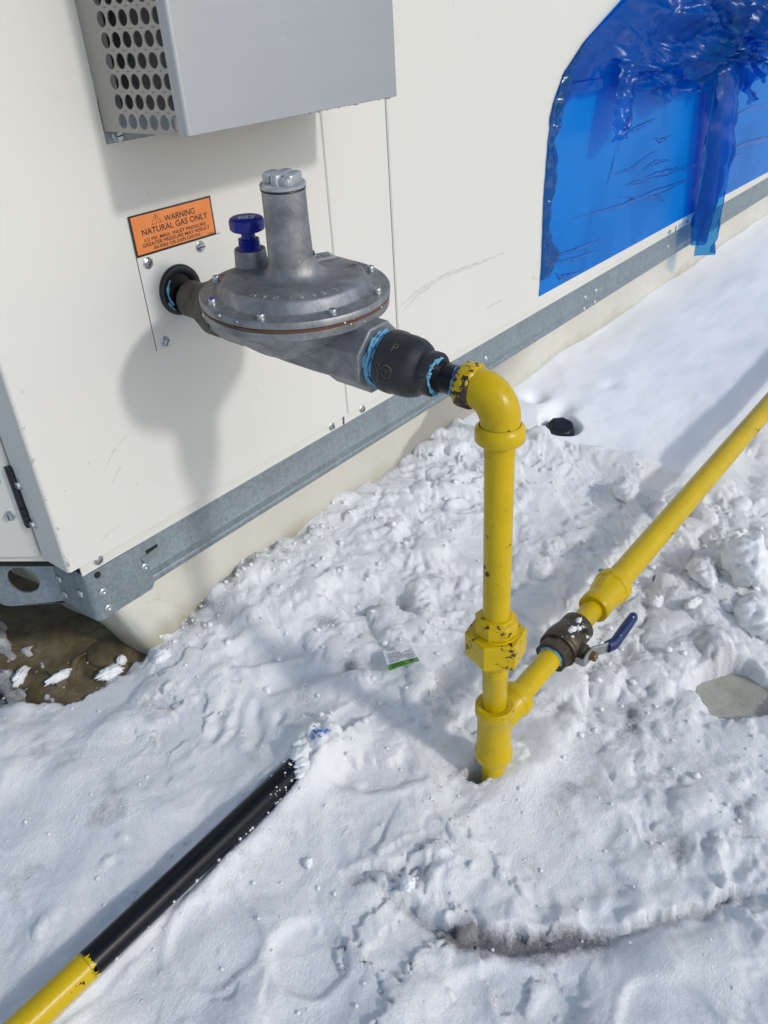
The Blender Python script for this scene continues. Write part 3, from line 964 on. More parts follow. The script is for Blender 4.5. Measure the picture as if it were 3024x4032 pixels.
deck = MB()
dxs = [-14, -1, 0.0, 0.2, 0.3, 0.45, 0.6, 1.0, 1.6, 4, 16]; dys = [-14, -1, -0.5, -0.35, -0.28, -0.22, -0.16, -0.10, -0.04, 0.0, 0.04, 0.3, 1.2, 6]
deck.add([(x, y, float(deck_z(np.array(x), np.array(y)))) for y in dys for x in dxs],
         [(j * len(dxs) + i, j * len(dxs) + i + 1, (j + 1) * len(dxs) + i + 1, (j + 1) * len(dxs) + i) for j in range(len(dys) - 1) for i in range(len(dxs) - 1)])
deck_o = obj('roof_deck', deck, 'wet_deck', None, keep=(0, 0, 0))
tag(deck_o, 'wet brown roof membrane exposed beside the unit corner', kind='structure')
pt = MB().lathe([(0, 0.0), (0.031, 0.0), (0.031, 0.0016), (0.029, 0.0022), (0.0, 0.0026)], (0.3835, 0.108, 0.004), seg=48)
obj('membrane_patch', pt, 'wet_deck', deck_o)
sm_ = MB().tube([(0.3602, 0.1323, 0.006), (0.351, 0.134, 0.006), (0.3424, 0.1305, 0.006), (0.333, 0.121, 0.006), (0.325, 0.109, 0.006), (0.3173, 0.0972, 0.006)], [0.002, 0.0032, 0.0035, 0.003, 0.0032, 0.003], 8, ((0, 0, 1), 0.5))
obj('membrane_seam', sm_, 'wet_deck', deck_o)

pad = MB()
pad.prism([(-0.09, -0.075), (0.09, -0.075), (0.09, 0.075), (-0.09, 0.075)], (0.83, -0.573, -0.0585), (0.85, -0.52, 0), (0.52, 0.85, 0), (0, 0, -1), 0.008)
pad_o = obj('walkway_pad', pad, 'pad_texture', None, bev=0.002)
tag(pad_o, 'beige woven-texture walkway pad showing through a melted hole in the snow', 'walkway pad')

# ================================================================== ROOFTOP UNIT
unit = tag(empty('rooftop_unit', (2.4, 0.6, 0.139)), 'cream sheet-metal rooftop unit on a grey steel base rail', 'rooftop unit')
ZT = 1.55
XE = 4.6
def wall_panel(x0, x1, z0=0.2218, left_fold=False):
    b = MB()
    if left_fold:                       # folded corner: radius then a return face running back
        R = 0.0045
        pts = [(x1, 0.0), (x0 + R, 0.0)]
        for k in range(1, 7):
            a = math.pi / 2 * k / 6
            pts.append((x0 + R - R * math.sin(a), R - R * math.cos(a)))
        pts += [(x0, 0.0505), (x0 + 0.0015, 0.0505), (x0 + 0.0015, 0.02), (x1, 0.02)]
        b.prism(pts, (0, 0, z0), (1, 0, 0), (0, 1, 0), (0, 0, 1), ZT - z0)
        return b
    R = 0.0016
    pts = [(x0 + R, 0), (x0, R), (x0, 0.02), (x1, 0.02), (x1, R), (x1 - R, 0)]
    b.prism(pts, (0, 0, z0), (1, 0, 0), (0, 1, 0), (0, 0, 1), ZT - z0)
    return b
panels = []
for (a_, b_, fl_) in ((0.3151, 0.7742, True), (0.7764, 0.8994, False), (0.9016, 2.0112, False), (2.0134, 3.30, False), (3.302, XE, False)):
    panels.append(obj('side_panel', wall_panel(a_, b_, 0.2218, fl_), 'cream_paint', unit, sharp=30))
inner = MB().box(0.33, XE - 0.01, 0.022, 1.3, 0.205, ZT - 0.01)
obj('casing_core', inner, 'dark_void', unit)
obj('roof_panel', MB().box(0.30, XE + 0.02, -0.015, 1.32, ZT + 0.001, ZT + 0.03), 'cream_paint', unit, bev=0.004)
# lower lips of the panels, set back
for (a_, b_) in ((0.332, 0.7712), (0.7752, 0.8905), (0.8960, 2.0085), (2.0155, 3.299), (3.303, XE)):
    b = MB()
    b.prism([(0.0035, 0.2214), (0.0065, 0.2204), (0.0072, 0.2185), (0.0078, 0.2040), (0.0098, 0.2040), (0.0098, 0.2214)], (a_, 0, 0), (0, 1, 0), (0, 0, 1), (1, 0, 0), b_ - a_)
    obj('panel_lip', b, 'cream_paint', unit, sharp=60)
for (x, z, sp) in ((0.7476, 0.2117, 1.9), (0.8154, 0.2117, 0.7), (0.355, 0.2128, 0.4), (1.9677, 0.2125, 1.2), (2.081, 0.2125, 0.3)):
    place(SCREW, 'screw', on_wall(x, 0.0078, z, sp), unit)
# base rail: galvanised channel with rolled lower edge
def rail(x0, x1, yface=0.0100):
    pts = [(yface + 0.0, 0.2034), (yface, 0.1620), (yface - 0.0004, 0.1612), (yface, 0.1604), (yface, 0.1520), (yface + 0.0007, 0.1510), (yface, 0.1500)]
    for k in range(0, 7):
        a = math.pi / 2 * k / 6
        pts.append((yface + 0.007 - 0.007 * math.cos(a), 0.1462 - 0.007 * math.sin(a)))
    pts += [(yface + 0.06, 0.1392), (yface + 0.06, 0.1412), (yface + 0.008, 0.1412), (yface + 0.0018, 0.147), (yface + 0.0018, 0.2034)]
    return MB().prism(pts, (x0, 0, 0), (0, 1, 0), (0, 0, 1), (1, 0, 0), x1 - x0)
rail_a = obj('base_rail', rail(0.345, 1.5688), 'galvanised', unit, sharp=50)
rail_b = obj('base_rail', rail(1.5703, XE, 0.0107), 'galvanised', unit, sharp=50)
for (x, z, pr) in ((1.5449, 0.1722, rail_a), (1.5429, 0.1483, rail_a), (1.1592, 0.1713, rail_a), (1.9841, 0.1735, rail_b), (1.5953, 0.1727, rail_b), (1.5937, 0.1484, rail_b)):
    place(RIVET, 'rivet', on_wall(x, 0.0100 if pr is rail_a else 0.0107, z), pr)
# corner bracket wrapping the rail end
b = MB()
yb_, xb_ = 0.0072, 0.3335
zb0, zb1 = 0.1376, 0.2034
R = 0.008
prof = []
for k in range(0, 9):
    a = math.pi / 2 * k / 8
    prof.append((xb_ + R - R * math.cos(a), yb_ + R - R * math.sin(a)))
outer = [(xb_, 0.078), (xb_, 0.03)] + prof
tk = 0.002
inn = [(xb_ + tk, 0.03 + tk * 0), (xb_ + tk, 0.078)]
# side + bend
poly = outer + [(xb_ + R, yb_ + tk)] + [(xb_ + R - (R - tk) * math.sin(math.pi / 2 * k / 8), yb_ + R - (R - tk) * math.cos(math.pi / 2 * k / 8)) for k in range(1, 9)] + [(xb_ + tk, 0.078)]
b.prism(poly, (0, 0, zb0), (1, 0, 0), (0, 1, 0), (0, 0, 1), zb1 - zb0)
# flat front plate: outline with stepped right end
fp = [(xb_ + R - 0.0002, zb0), (0.4095, zb0), (0.4145, 0.1445), (0.4130, 0.172), (0.4040, 0.181), (0.4050, 0.190), (0.4080, 0.199), (0.4060, zb1), (xb_ + R - 0.0002, zb1)]
b.prism(fp, (0, yb_, 0), (1, 0, 0), (0, 0, 1), (0, 1, 0), tk)
bracket = obj('corner_bracket', b, 'galvanised', unit, sharp=50)
for (x, z) in ((0.3491, 0.1725), (0.3493, 0.1486), (0.407, 0.1718)):
    place(RIVET, 'rivet', on_wall(x, yb_, z), bracket)
for (y, z) in ((0.0725, 0.1724), (0.0702, 0.1503), (0.0297, 0.1696)):
    place(RIVET, 'rivet', frame((xb_, y, z), (-1, 0, 0), (0, 1, 0)), bracket)
hm = MB().lathe([(0, 0), (0.0042, 0), (0.0042, 0.0006), (0, 0.0006)], (0.3485, yb_ - 0.0003, 0.1965), (0, 1, 0), 20)
obj('bolt_hole', hm, 'dark_void', bracket)
# punched slot with a bent tongue
obj('slot', MB().prism([(0.4150, 0.1893), (0.4322, 0.1893), (0.4322, 0.1820), (0.4150, 0.1820)], (0, 0.0096, 0), (1, 0, 0), (0, 0, 1), (0, 1, 0), 0.0008), 'dark_void', rail_a)
obj('tongue', MB().prism([(0.4060, 0.1835), (0.4325, 0.1865), (0.4300, 0.1755), (0.4085, 0.1755)], (0, 0.0085, 0), (1, 0, 0), (0, 0, 1), (0, 1, 0), 0.001), 'galvanised', rail_a)

# chamfered end: door, lip, post strip and cross rail with a big hole
PH = rad(56)
EU = Vector((-math.cos(PH), math.sin(PH), 0))
EN = Vector((-math.sin(PH), -math.cos(PH), 0))
def endp(u, z, off=0.0, base=(0.3152, 0.052)):
    p = Vector((base[0], base[1], 0)) + EU * u + EN * off
    return Vector((p.x, p.y, z))
def end_prism(u0, u1, z0, z1, off, th, base=(0.3152, 0.052)):
    return MB().prism([(u0, z0), (u1, z0), (u1, z1), (u0, z1)], endp(0, 0, off, base), EU, (0, 0, 1), -EN, th)
door = obj('end_door', end_prism(0.0015, 0.75, 0.2215, ZT, 0.0, 0.012), 'cream_paint', unit, bev=0.0025)
obj('door_lip', end_prism(-0.0041, 0.75, 0.2131, 0.2235, -0.005, 0.01), 'cream_paint', unit, bev=0.001)
obj('end_core', end_prism(-0.002, 0.75, 0.2, ZT - 0.01, -0.014, 0.05), 'dark_void', unit)
hg = MB()
for (u, r_, z0, z1) in ((0.0006, 0.0042, 0.2652, 0.2800), (0.0006, 0.0046, 0.2803, 0.2900), (0.0006, 0.0042, 0.2903, 0.3386)):
    hg.lathe([(0, z0), (r_ - 0.0006, z0), (r_, z0 + 0.0006), (r_, z1 - 0.0006), (r_ - 0.0006, z1), (0, z1)], endp(u, 0, 0.002), (0, 0, 1), 20)
hg.add(*[(lambda m_: (m_.v, m_.f))(end_prism(0.0025, 0.0068, 0.266, 0.338, 0.0012, 0.002))][0])
obj('hinge', hg, 'hinge_black', door, sharp=40)
for (u, z) in ((0.0195, 0.2777), (0.0215, 0.3220)):
    place(SCREW, 'screw', frame(endp(u, z, 0.0), EN, (0.3, 0.2, 0.9)), door)
for (y, z) in ((0.0440, 0.3190), (0.0425, 0.2705)):
    place(SCREW, 'screw', frame((0.3151, y, z), (-1, 0, 0), (0, 0.5, 0.9)), unit)
# cross rail with knockout hole
base2 = (0.3335, 0.0785)
hc, hcz, hr_ = 0.0417, 0.1681, 0.0195
nseg = 36
outer_poly = []
ring = []
b = MB()
RA = random.Random(3)
for k in range(nseg):
    a = 2 * math.pi * k / nseg
    ca, sa_ = math.cos(a), math.sin(a)
    rr = hr_ * (1 + 0.03 * RA.uniform(-1, 1))
    ring.append((hc + rr * ca, hcz + rr * sa_ * 0.96))
    # ray to the rectangle boundary
    u0, u1, z0, z1 = 0.0, 0.0835, 0.1335, 0.2034
    t = 1e9
    if ca > 1e-6: t = min(t, (u1 - hc) / ca)
    if ca < -1e-6: t = min(t, (u0 - hc) / ca)
    if sa_ > 1e-6: t = min(t, (z1 - hcz) / sa_)
    if sa_ < -1e-6: t = min(t, (z0 - hcz) / sa_)
    outer_poly.append((hc + t * ca, hcz + t * sa_))
def E2(u, z, o): return endp(u, z, o, base2)
vs = [E2(u, z, 0) for u, z in ring] + [E2(u, z, 0) for u, z in outer_poly] + [E2(u, z, -0.0025) for u, z in ring] + [E2(u, z, -0.0025) for u, z in outer_poly]
fs = []
for k in range(nseg):
    j = (k + 1) % nseg
    fs += [(k, j, nseg + j, nseg + k), (2 * nseg + k, 3 * nseg + k, 3 * nseg + j, 2 * nseg + j), (k, 2 * nseg + k, 2 * nseg + j, j), (nseg + k, nseg + j, 3 * nseg + j, 3 * nseg + k)]
b.add(vs, fs)
b.add([E2(0.0, 0.1375, 0), E2(0.03, 0.1335, 0), E2(0.068, 0.1285, 0), E2(0.078, 0.1300, 0), E2(0.0835, 0.1340, 0), E2(0.0, 0.1340, 0)], [(0, 1, 2, 3, 4, 5)])
for (u0, u1, z0, z1) in ((0.0836, 0.75, 0.150, 0.2034),):
    b.prism([(u0, z0), (u1, z0), (u1, z1), (u0, z1)], endp(0, 0, 0, base2), EU, (0, 0, 1), -EN, 0.0025)
obj('cross_rail', b, 'galvanised', unit, sharp=50)
obj('rail_void', end_prism(0.0, 0.75, 0.155, 0.202, -0.045, 0.003, base2), 'dark_void', unit)

# access plate round the gas inlet, screws, grommet
plate = obj('access_plate', MB().prism([(0.4834, 0.4172), (0.5960, 0.4172), (0.5960, 0.5150), (0.4834, 0.5150)], (0, -0.0013, 0), (1, 0, 0), (0, 0, 1), (0, 1, 0), 0.0010), 'cream_paint', unit, bev=0.0003)
obj('plate_gap', MB().box(0.4830, 0.5964, -0.00025, 0.0010, 0.4168, 0.5154), 'dark_void', unit)
for (x, z, sp) in ((0.4949, 0.5077, 0.62), (0.5648, 0.5079, -0.05), (0.4956, 0.4227, 0.95), (0.5840, 0.4240, 0.4)):
    place(SCREW, 'screw', on_wall(x, -0.0013, z, sp), plate)
gm = MB().lathe([(0.0165, 0.006), (0.0170, -0.0010), (0.0195, -0.0040), (0.0240, -0.0052), (0.0262, -0.0040), (0.0268, -0.0012), (0.0268, 0.0)], (0.5275, -0.0013, 0.4712), (0, 1, 0), 56)
grom = obj('grommet', gm, 'rubber', plate, sharp=60)
obj('inlet_hole', MB().lathe([(0, 0.0), (0.0172, 0.0), (0.0172, 0.0002), (0, 0.0002)], (0.5275, -0.0017, 0.4712), (0, 1, 0), 40), 'dark_void', plate)
# smear of thread sealant inside the grommet
def smear(name, mat, parent, path, r, flat=None, wobble=0.4, seed=1):
    rr = random.Random(seed)
    P = []
    R_ = []
    ph = [rr.uniform(0, 6.3) for _ in range(3)]
    for (p, q) in zip(path, path[1:]):
        for k in range(3):
            P.append(Vector(p).lerp(Vector(q), k / 3) + Vector((rr.uniform(-1, 1), rr.uniform(-1, 1), rr.uniform(-1, 1))) * r * 0.16)
            i_ = len(R_); R_.append(max(0.25 * r, r * (1 + wobble * (0.7 * math.sin(i_ * 0.55 + ph[0]) + 0.5 * math.sin(i_ * 1.13 + ph[1]) + 0.25 * rr.uniform(-1, 1)))))
    P.append(Vector(path[-1])); R_.append(r * 0.4); R_[0] = r * 0.4
    return obj(name, MB().tube(P, R_, 8, flat), mat, parent, sharp=80)
smear('sealant_smear', 'pipe_dope', grom, [(0.5275 - 0.0185 * math.cos(a), -0.0050, 0.4712 + 0.0185 * math.sin(a)) for a in np.linspace(-0.75, 0.85, 7)], 0.0016, ((0, 1, 0), 0.4), 0.5, 4)
smear('sealant_smear', 'pipe_dope', grom, [(0.5275 - 0.0225 * math.cos(a), -0.0060, 0.4712 + 0.0225 * math.sin(a)) for a in np.linspace(-1.0, -0.35, 4)], 0.0010, ((0, 1, 0), 0.4), 0.7, 5)

# warning label with its print
lab = obj('warning_label', MB().box(0.48285, 0.58945, -0.00175, -0.00142, 0.5156, 0.5556), 'black_print', unit)
obj('label_face', MB().box(0.4850, 0.5874, -0.00205, -0.00176, 0.5175, 0.5540), 'orange_sticker', lab)
LY = -0.0022
def ltext(s, x0, x1, z, cap, mat='black_print', parent=lab):
    M = Matrix(((1, 0, 0, x0), (0, 0, -1, LY), (0, 1, 0, z), (0, 0, 0, 1)))
    lettering('lettering', s, cap, M, mat, parent, width=x1 - x0)
ltext('WARNING', 0.5250, 0.5650, 0.5425, 0.0058)
ltext('NATURAL GAS ONLY', 0.4948, 0.5810, 0.5348, 0.0058)
ltext('1/2 PSI. MAX. INLET PRESSURE.', 0.4960, 0.5780, 0.5282, 0.0032)
ltext('GREATER PRESSURE MAY RESULT', 0.4925, 0.5814, 0.5235, 0.0034)
ltext('IN FIRE OR EXPLOSION.', 0.5061, 0.5681, 0.5189, 0.0033)
ltext('123858', 0.5775, 0.5856, 0.5181, 0.0013)
tri = MB()
TP = [Vector((0.5149, LY, 0.5529)), Vector((0.5082, LY, 0.5428)), Vector((0.5214, LY, 0.5428))]
tc = sum(TP, Vector()) / 3
for k in range(3):
    a_, b_ = TP[k], TP[(k + 1) % 3]
    ai, bi = a_ + (tc - a_) * 0.11, b_ + (tc - b_) * 0.11
    tri.add([a_, b_, bi, ai], [(0, 1, 2, 3)])
tri.add([(0.51445, LY, 0.5500), (0.51535, LY, 0.5500), (0.51515, LY, 0.5462), (0.51465, LY, 0.5462)], [(0, 1, 2, 3)])
tri.add([(0.51455, LY, 0.5453), (0.51525, LY, 0.5453), (0.51525, LY, 0.5446), (0.51455, LY, 0.5446)], [(0, 1, 2, 3)])
obj('warning_triangle', tri, 'black_print', lab)

# scuffs on the paint
def ribbon(path, w, y=-0.00035):
    b = MB()
    n = len(path)
    vs = []
    for i, (x, z) in enumerate(path):
        x2, z2 = path[min(i + 1, n - 1)]; x1, z1 = path[max(i - 1, 0)]
        d = Vector((x2 - x1, z2 - z1)).normalized()
        ww = w * (0.25 + 0.75 * math.sin(math.pi * i / (n - 1)))
        vs += [(x - d.y * ww, y, z + d.x * ww), (x + d.y * ww, y, z - d.x * ww)]
    b.add(vs, [(2 * i, 2 * i + 1, 2 * i + 3, 2 * i + 2) for i in range(n - 1)])
    return b
m, nt, bs = nodes_of('scuff_grey')
v = pos(nt)
k_ = ramp(nt, noise(nt, 1, 4, 0.7, pos(nt, (60, 60, 500))), [(0.42, g3(0)), (0.66, g3(0.30))])
nt.links.new(k_, bs.inputs['Alpha'])
bs.inputs['Base Color'].default_value = (0.25, 0.24, 0.21, 1)
bs.inputs['Roughness'].default_value = 0.7
MAT['scuff_grey'] = m
def curve_pts(pts, n=14):
    out = []
    for i in range(n):
        t = i / (n - 1) * (len(pts) - 1); k = min(int(t), len(pts) - 2); f = t - k
        out.append((pts[k][0] * (1 - f) + pts[k + 1][0] * f, pts[k][1] * (1 - f) + pts[k + 1][1] * f))
    return out
for pts, w, pi in (([(0.9095, 0.342), (0.95, 0.3514), (1.0225, 0.3565), (1.1141, 0.3513), (1.2, 0.3492)], 0.0035, 2), ([(0.915, 0.333), (0.945, 0.344), (0.99, 0.350)], 0.002, 2), ([(0.79, 0.4025), (0.812, 0.4085), (0.834, 0.4085)], 0.0022, 1), ([(0.385, 0.312), (0.402, 0.330), (0.425, 0.342)], 0.0012, 0), ([(0.392, 0.296), (0.40, 0.306), (0.41, 0.312)], 0.0012, 0), ([(0.36, 0.237), (0.372, 0.243), (0.39, 0.2445)], 0.001, 0), ([(0.66, 0.352), (0.685, 0.349), (0.70, 0.352)], 0.0012, 0), ([(1.295, 0.296), (1.30, 0.280), (1.318, 0.272)], 0.002, 2), ([(1.14, 0.268), (1.17, 0.270), (1.195, 0.268)], 0.0025, 2)):
    obj('scuff_mark', ribbon(curve_pts(pts), w), 'scuff_grey', panels[pi])
chips = MB()
RC = random.Random(9)
for k in range(26):
    z = 0.228 + 0.26 * RC.random() ** 1.3
    x = 0.3154 + RC.random() * 0.0035
    a = RC.uniform(0.0006, 0.0016)
    yy = -0.0003 if x > 0.3196 else 0.0045 - math.sqrt(max(0, 0.0045 ** 2 - (0.3196 - x) ** 2)) - 0.0004
    chips.add([(x, yy, z), (x + a * 0.7, yy - 0.0001, z + a), (x + a * 0.3, yy, z + a * RC.uniform(2, 4)), (x - a * 0.2, yy + 0.0002, z + a * 1.6)], [(0, 1, 2, 3)])
obj('paint_chips', chips, 'scuff', panels[0])['kind'] = 'stuff'

# ------------------------------------------------------------------ roof curb under the unit
def curb_sec(t):           # t 0 top -> 1 bottom; returns (dy, z)
    z = 0.150 - 0.165 * t
    dy = 0.0 - 0.012 * max(0, (t - 0.62) / 0.38) ** 2
    return dy, z
curb = tag(empty('roof_curb', (2.4, 0.3, 0.0)), 'cream membrane-wrapped roof curb carrying the unit above the snow', 'roof curb')
b = MB()
CXS = np.concatenate([np.linspace(0, 0.14, 24), np.linspace(0.16, 1.4, 60), np.linspace(1.5, 4.2, 30)])
NT = 18
vs = []
# front face lies at y=.045; the corner edge leans to the right as it goes down; end face runs back
def corner_x(t): return 0.366 + 0.047 * min(1, t / 0.86) ** 1.15
ES = np.linspace(0.35, 0, 22)[:-1]
cols = len(ES) + len(CXS)
for j in range(NT + 1):
    t = j / NT
    dy, z = curb_sec(t)
    cx = corner_x(t)
    for e in ES:
        rnd = 0.006 * math.exp(-e / 0.008)
        vs.append((cx - 0.006 * (1 - math.exp(-e / 0.01)) + 0.004 * math.sin(e * 40 + t * 3) * min(1, e / 0.05), 0.047 + e + dy * 0.3, z))
    for s in CXS:
        und = 0.0022 * math.sin(s * 23 + 1.5 * math.sin(t * 3)) * min(1, s / 0.08)
        fold = 0.005 * math.exp(-((s - 0.035 - 0.03 * t) / 0.012) ** 2) * t
        bulge = -0.007 * math.exp(-((s - 0.06) / 0.05) ** 2) * math.sin(math.pi * min(1, t * 1.05)) ** 2
        vs.append((cx + s, 0.045 + dy + und + fold + bulge + 0.0035 * math.exp(-s / 0.004), z))
fs = [(j * cols + i, j * cols + i + 1, (j + 1) * cols + i + 1, (j + 1) * cols + i) for j in range(NT) for i in range(cols - 1)]
b.add(vs, fs)
obj('curb_membrane', b, 'curb_membrane', curb, sharp=70)
# rounded corner patch welded over the front
b = MB()
NU, NV = 26, 20
def pf(u, v):
    # quarter-round sheet: u along x from corner, v down
    s = 0.072 * u
    top = 0.112 - 0.075 * (u ** 3.2) - 0.012 * max(0, 0.35 - u)
    z = top + (0.0 - top) * v
    t = (0.150 - z) / 0.165
    dy, _ = curb_sec(t)
    x = corner_x(t) + s + 0.001
    und = 0.0022 * math.sin(s * 23 + 1.5 * math.sin(t * 3)) * min(1, s / 0.08)
    fold = 0.005 * math.exp(-((s - 0.035 - 0.03 * t) / 0.012) ** 2) * t
    bulge = -0.007 * math.exp(-((s - 0.06) / 0.05) ** 2) * math.sin(math.pi * min(1, t * 1.05)) ** 2
    edge_ = min(1, min(u * 8, (1 - u) * 12, v * 14) + 0.1)
    return (x, 0.045 + dy + und + fold + bulge + 0.0035 * math.exp(-s / 0.004) - 0.0016 * edge_ - 0.0065 * math.sin(math.pi * u) * math.sin(math.pi * v) * (0.7 + 0.5 * math.sin(9 * u + 4 * v)), z)
b.grid(pf, NU, NV)
obj('corner_patch', b, 'curb_membrane', curb, sharp=70)

fold = MB().tube([(0.395, 0.043, 0.104), (0.415, 0.0415, 0.098), (0.436, 0.041, 0.088), (0.452, 0.041, 0.066), (0.462, 0.041, 0.040)], [0.0005, 0.0014, 0.0016, 0.0014, 0.0006], 8)
obj('patch_seam', fold, 'curb_membrane', curb, sharp=80)

# ------------------------------------------------------------------ vent hood
hood = tag(empty('vent_hood', (0.625, -0.06, 0.633)), 'grey steel vent hood with a perforated side, bolted above the regulator', 'vent hood')
HX0, HX1, HY, HZ0, HZ1 = 0.4785, 0.7700, -0.1216, 0.6325, 1.05
# perforated left side
PZ, PY, HRAD = 0.01573, 0.01496, 0.0061
cells = []
b = MB()
rows = 24
y_first = -0.0330
for rj in range(rows):
    zc = 0.6425 + rj * PZ
    for ci in range(6):
        yc = y_first - ci * PY
        y0, y1 = yc - PY / 2, yc + PY / 2
        z0, z1 = zc - PZ / 2, zc + PZ / 2
        N = 24
        for lay in (0, 1):
            pass
        rv, ov = [], []
        for k in range(N):
            a = 2 * math.pi * k / N + math.pi / 4
            cy, cz = math.cos(a), math.sin(a)
            rv.append((yc + HRAD * cy, zc + HRAD * cz))
            t = min((PY / 2) / max(abs(cy), 1e-9), (PZ / 2) / max(abs(cz), 1e-9))
            ov.append((yc + t * cy, zc + t * cz))
        vs = [(HX0, y, z) for y, z in rv] + [(HX0, y, z) for y, z in ov] + [(HX0 + 0.0012, y, z) for y, z in rv] + [(HX0 + 0.0012, y, z) for y, z in ov]
        fs = []
        for k in range(N):
            j = (k + 1) % N
            fs += [(k, j, N + j, N + k), (2 * N + k, 3 * N + k, 3 * N + j, 2 * N + j), (k, 2 * N + k, 2 * N + j, j)]
        b.add(vs, fs)
zt = 0.6425 + (rows - 0.5) * PZ
zb_ = 0.6425 - PZ / 2
yl = y_first + PY / 2; yr = y_first - 5.5 * PY
def sheet(bb, y0, y1, z0, z1):
    bb.add([(HX0, y0, z0), (HX0, y1, z0), (HX0, y1, z1), (HX0, y0, z1), (HX0 + 0.0012, y0, z0), (HX0 + 0.0012, y1, z0), (HX0 + 0.0012, y1, z1), (HX0 + 0.0012, y0, z1)], [(0, 1, 2, 3), (4, 5, 6, 7)])
sheet(b, yl, -0.0005, 0.6330, zt)
sheet(b, HY + 0.003, yr, 0.6330, zt)
sheet(b, yr, yl, 0.6330, zb_)
side = obj('perforated_side', b, 'hood_side', hood, sharp=40)
# front sheet with rounded vertical edges
b = MB()
Rh = 0.004
pts = [(HX0 - 0.0003, HY + 0.012), (HX0 - 0.0003, HY + Rh)]
for k in range(1, 7):
    a = math.pi / 2 * k / 6
    pts.append((HX0 - 0.0003 + Rh - Rh * math.cos(a), HY + Rh - Rh * math.sin(a)))
for k in range(0, 7):
    a = math.pi / 2 * k / 6
    pts.append((HX1 - Rh + Rh * math.sin(a), HY + Rh - Rh * math.cos(a)))
pts += [(HX1, HY + 0.012), (HX1 - 0.0012, HY + 0.012), (HX1 - 0.0012, HY + 0.005), (HX1 - 0.005, HY + 0.0013), (HX0 + 0.005, HY + 0.0013), (HX0 + 0.001, HY + 0.005), (HX0 + 0.001, HY + 0.012)]
b.prism(pts, (0, 0, HZ0), (1, 0, 0), (0, 1, 0), (0, 0, 1), HZ1 - HZ0)
obj('front_sheet', b, 'hood_steel', hood, sharp=30, bev=0.0008)
obj('far_side', MB().box(HX1 - 0.0014, HX1 - 0.0002, HY + 0.0122, -0.0005, HZ0 + 0.0003, HZ1), 'hood_side', hood)
obj('top_sheet', MB().box(HX0, HX1, HY + 0.002, -0.0005, HZ1 - 0.002, HZ1 - 0.0004), 'hood_steel', hood)
for (a_, b_) in ((HX0, 0.56), (0.69, HX1)):
    obj('mounting_flange', MB().box(a_, b_, -0.0016, -0.0004, 0.6221, 0.6600), 'galvanised', hood)
place(SCREW, 'screw', on_wall(0.4914, -0.0016, 0.6277, 0.1), hood)
place(SCREW, 'screw', on_wall(0.757, -0.0016, 0.6277, 1.1), hood)
# frozen drips along the lower front edge
obj('hole_shade_sheet', MB().box(HX0 + 0.022, HX0 + 0.024, HY + 0.006, -0.004, HZ0 + 0.012, HZ1 - 0.01), 'hole_shade_grey', hood)  # added dark sheet, stands in for the shade seen through the perforations
dr = MB(); RD = random.Random(5)
for k in range(16):
    x = HX0 + 0.12 + 0.16 * RD.random()
    h_ = RD.uniform(0.0005, 0.0014)
    dr.lathe([(0, -h_), (0.0012, -h_ * 0.6), (RD.uniform(0.0012, 0.0026), 0.0), (0, 0.0008)], (x, HY + 0.0008, HZ0), (0, 0, 1), 8)
obj('frozen_drips', dr, 'hood_steel', hood, sharp=80)['kind'] = 'stuff'

# ------------------------------------------------------------------ blue protective film
film = tag(empty('protective_film', (1.9, -0.01, 0.23)), 'blue plastic protective film peeling off the cream panels', 'plastic film')
def film_poly(poly, y0=-0.0012, th=0.0009):
    return MB().prism(poly, (0, y0, 0), (1, 0, 0), (0, 0, 1), (0, 1, 0), th)
poly = [(1.3246, 0.2380), (2.106, 0.2325), (2.112, 0.40), (2.118, 0.80), (2.1, 1.2), (1.75, 1.2), (1.68, 0.74), (1.5583, 0.690), (1.4429, 0.6420), (1.3750, 0.6000), (1.3455, 0.5600), (1.3330, 0.5000), (1.3275, 0.4122), (1.3297, 0.2875)]
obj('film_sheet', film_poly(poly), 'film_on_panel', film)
poly = [(2.131, 0.2323), (3.25, 0.2205), (3.25, 1.2), (2.14, 1.2), (2.134, 0.5)]
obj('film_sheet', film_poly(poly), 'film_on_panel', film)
CREASE = {
 'a': [(1.4341, 0.3538), (1.6409, 0.3352), (1.7993, 0.3299), (1.9416, 0.3238), (2.1002, 0.3169)], 'b': [(1.7551, 0.3713), (1.875, 0.362), (2.0887, 0.3454)],
 'c': [(1.5969, 0.406), (1.6856, 0.3999), (1.7525, 0.4103), (1.8356, 0.4192)], 'd': [(1.6253, 0.4699), (1.7188, 0.4773), (1.7999, 0.4816)],
 'e': [(1.7909, 0.4439), (1.8272, 0.4327), (1.8855, 0.437)], 'f': [(2.2494, 0.3453), (2.4044, 0.3429), (2.6238, 0.3275), (2.9, 0.31)],
 'g': [(2.2616, 0.3193), (2.3553, 0.3196), (2.4443, 0.3157)], 'h': [(1.7428, 0.3874), (1.8056, 0.3941), (1.8987, 0.3841)],
 'i': [(1.5735, 0.384), (1.5897, 0.4072), (1.6039, 0.4392), (1.6349, 0.4742)], 'j': [(1.3507, 0.2901), (1.4578, 0.2752), (1.5827, 0.2636)],
 'k': [(1.3832, 0.2672), (1.4034, 0.2529), (1.4491, 0.2439), (1.4954, 0.2443)], 'l': [(1.6367, 0.3544), (1.7664, 0.3297), (1.8549, 0.3145), (1.8965, 0.2947)],
 'm': [(1.6618, 0.3739), (1.7323, 0.3675), (1.8003, 0.3555)], 'n': [(1.36, 0.30), (1.47, 0.292), (1.60, 0.284)], 'o': [(2.23, 0.42), (2.40, 0.43), (2.6, 0.42)]}
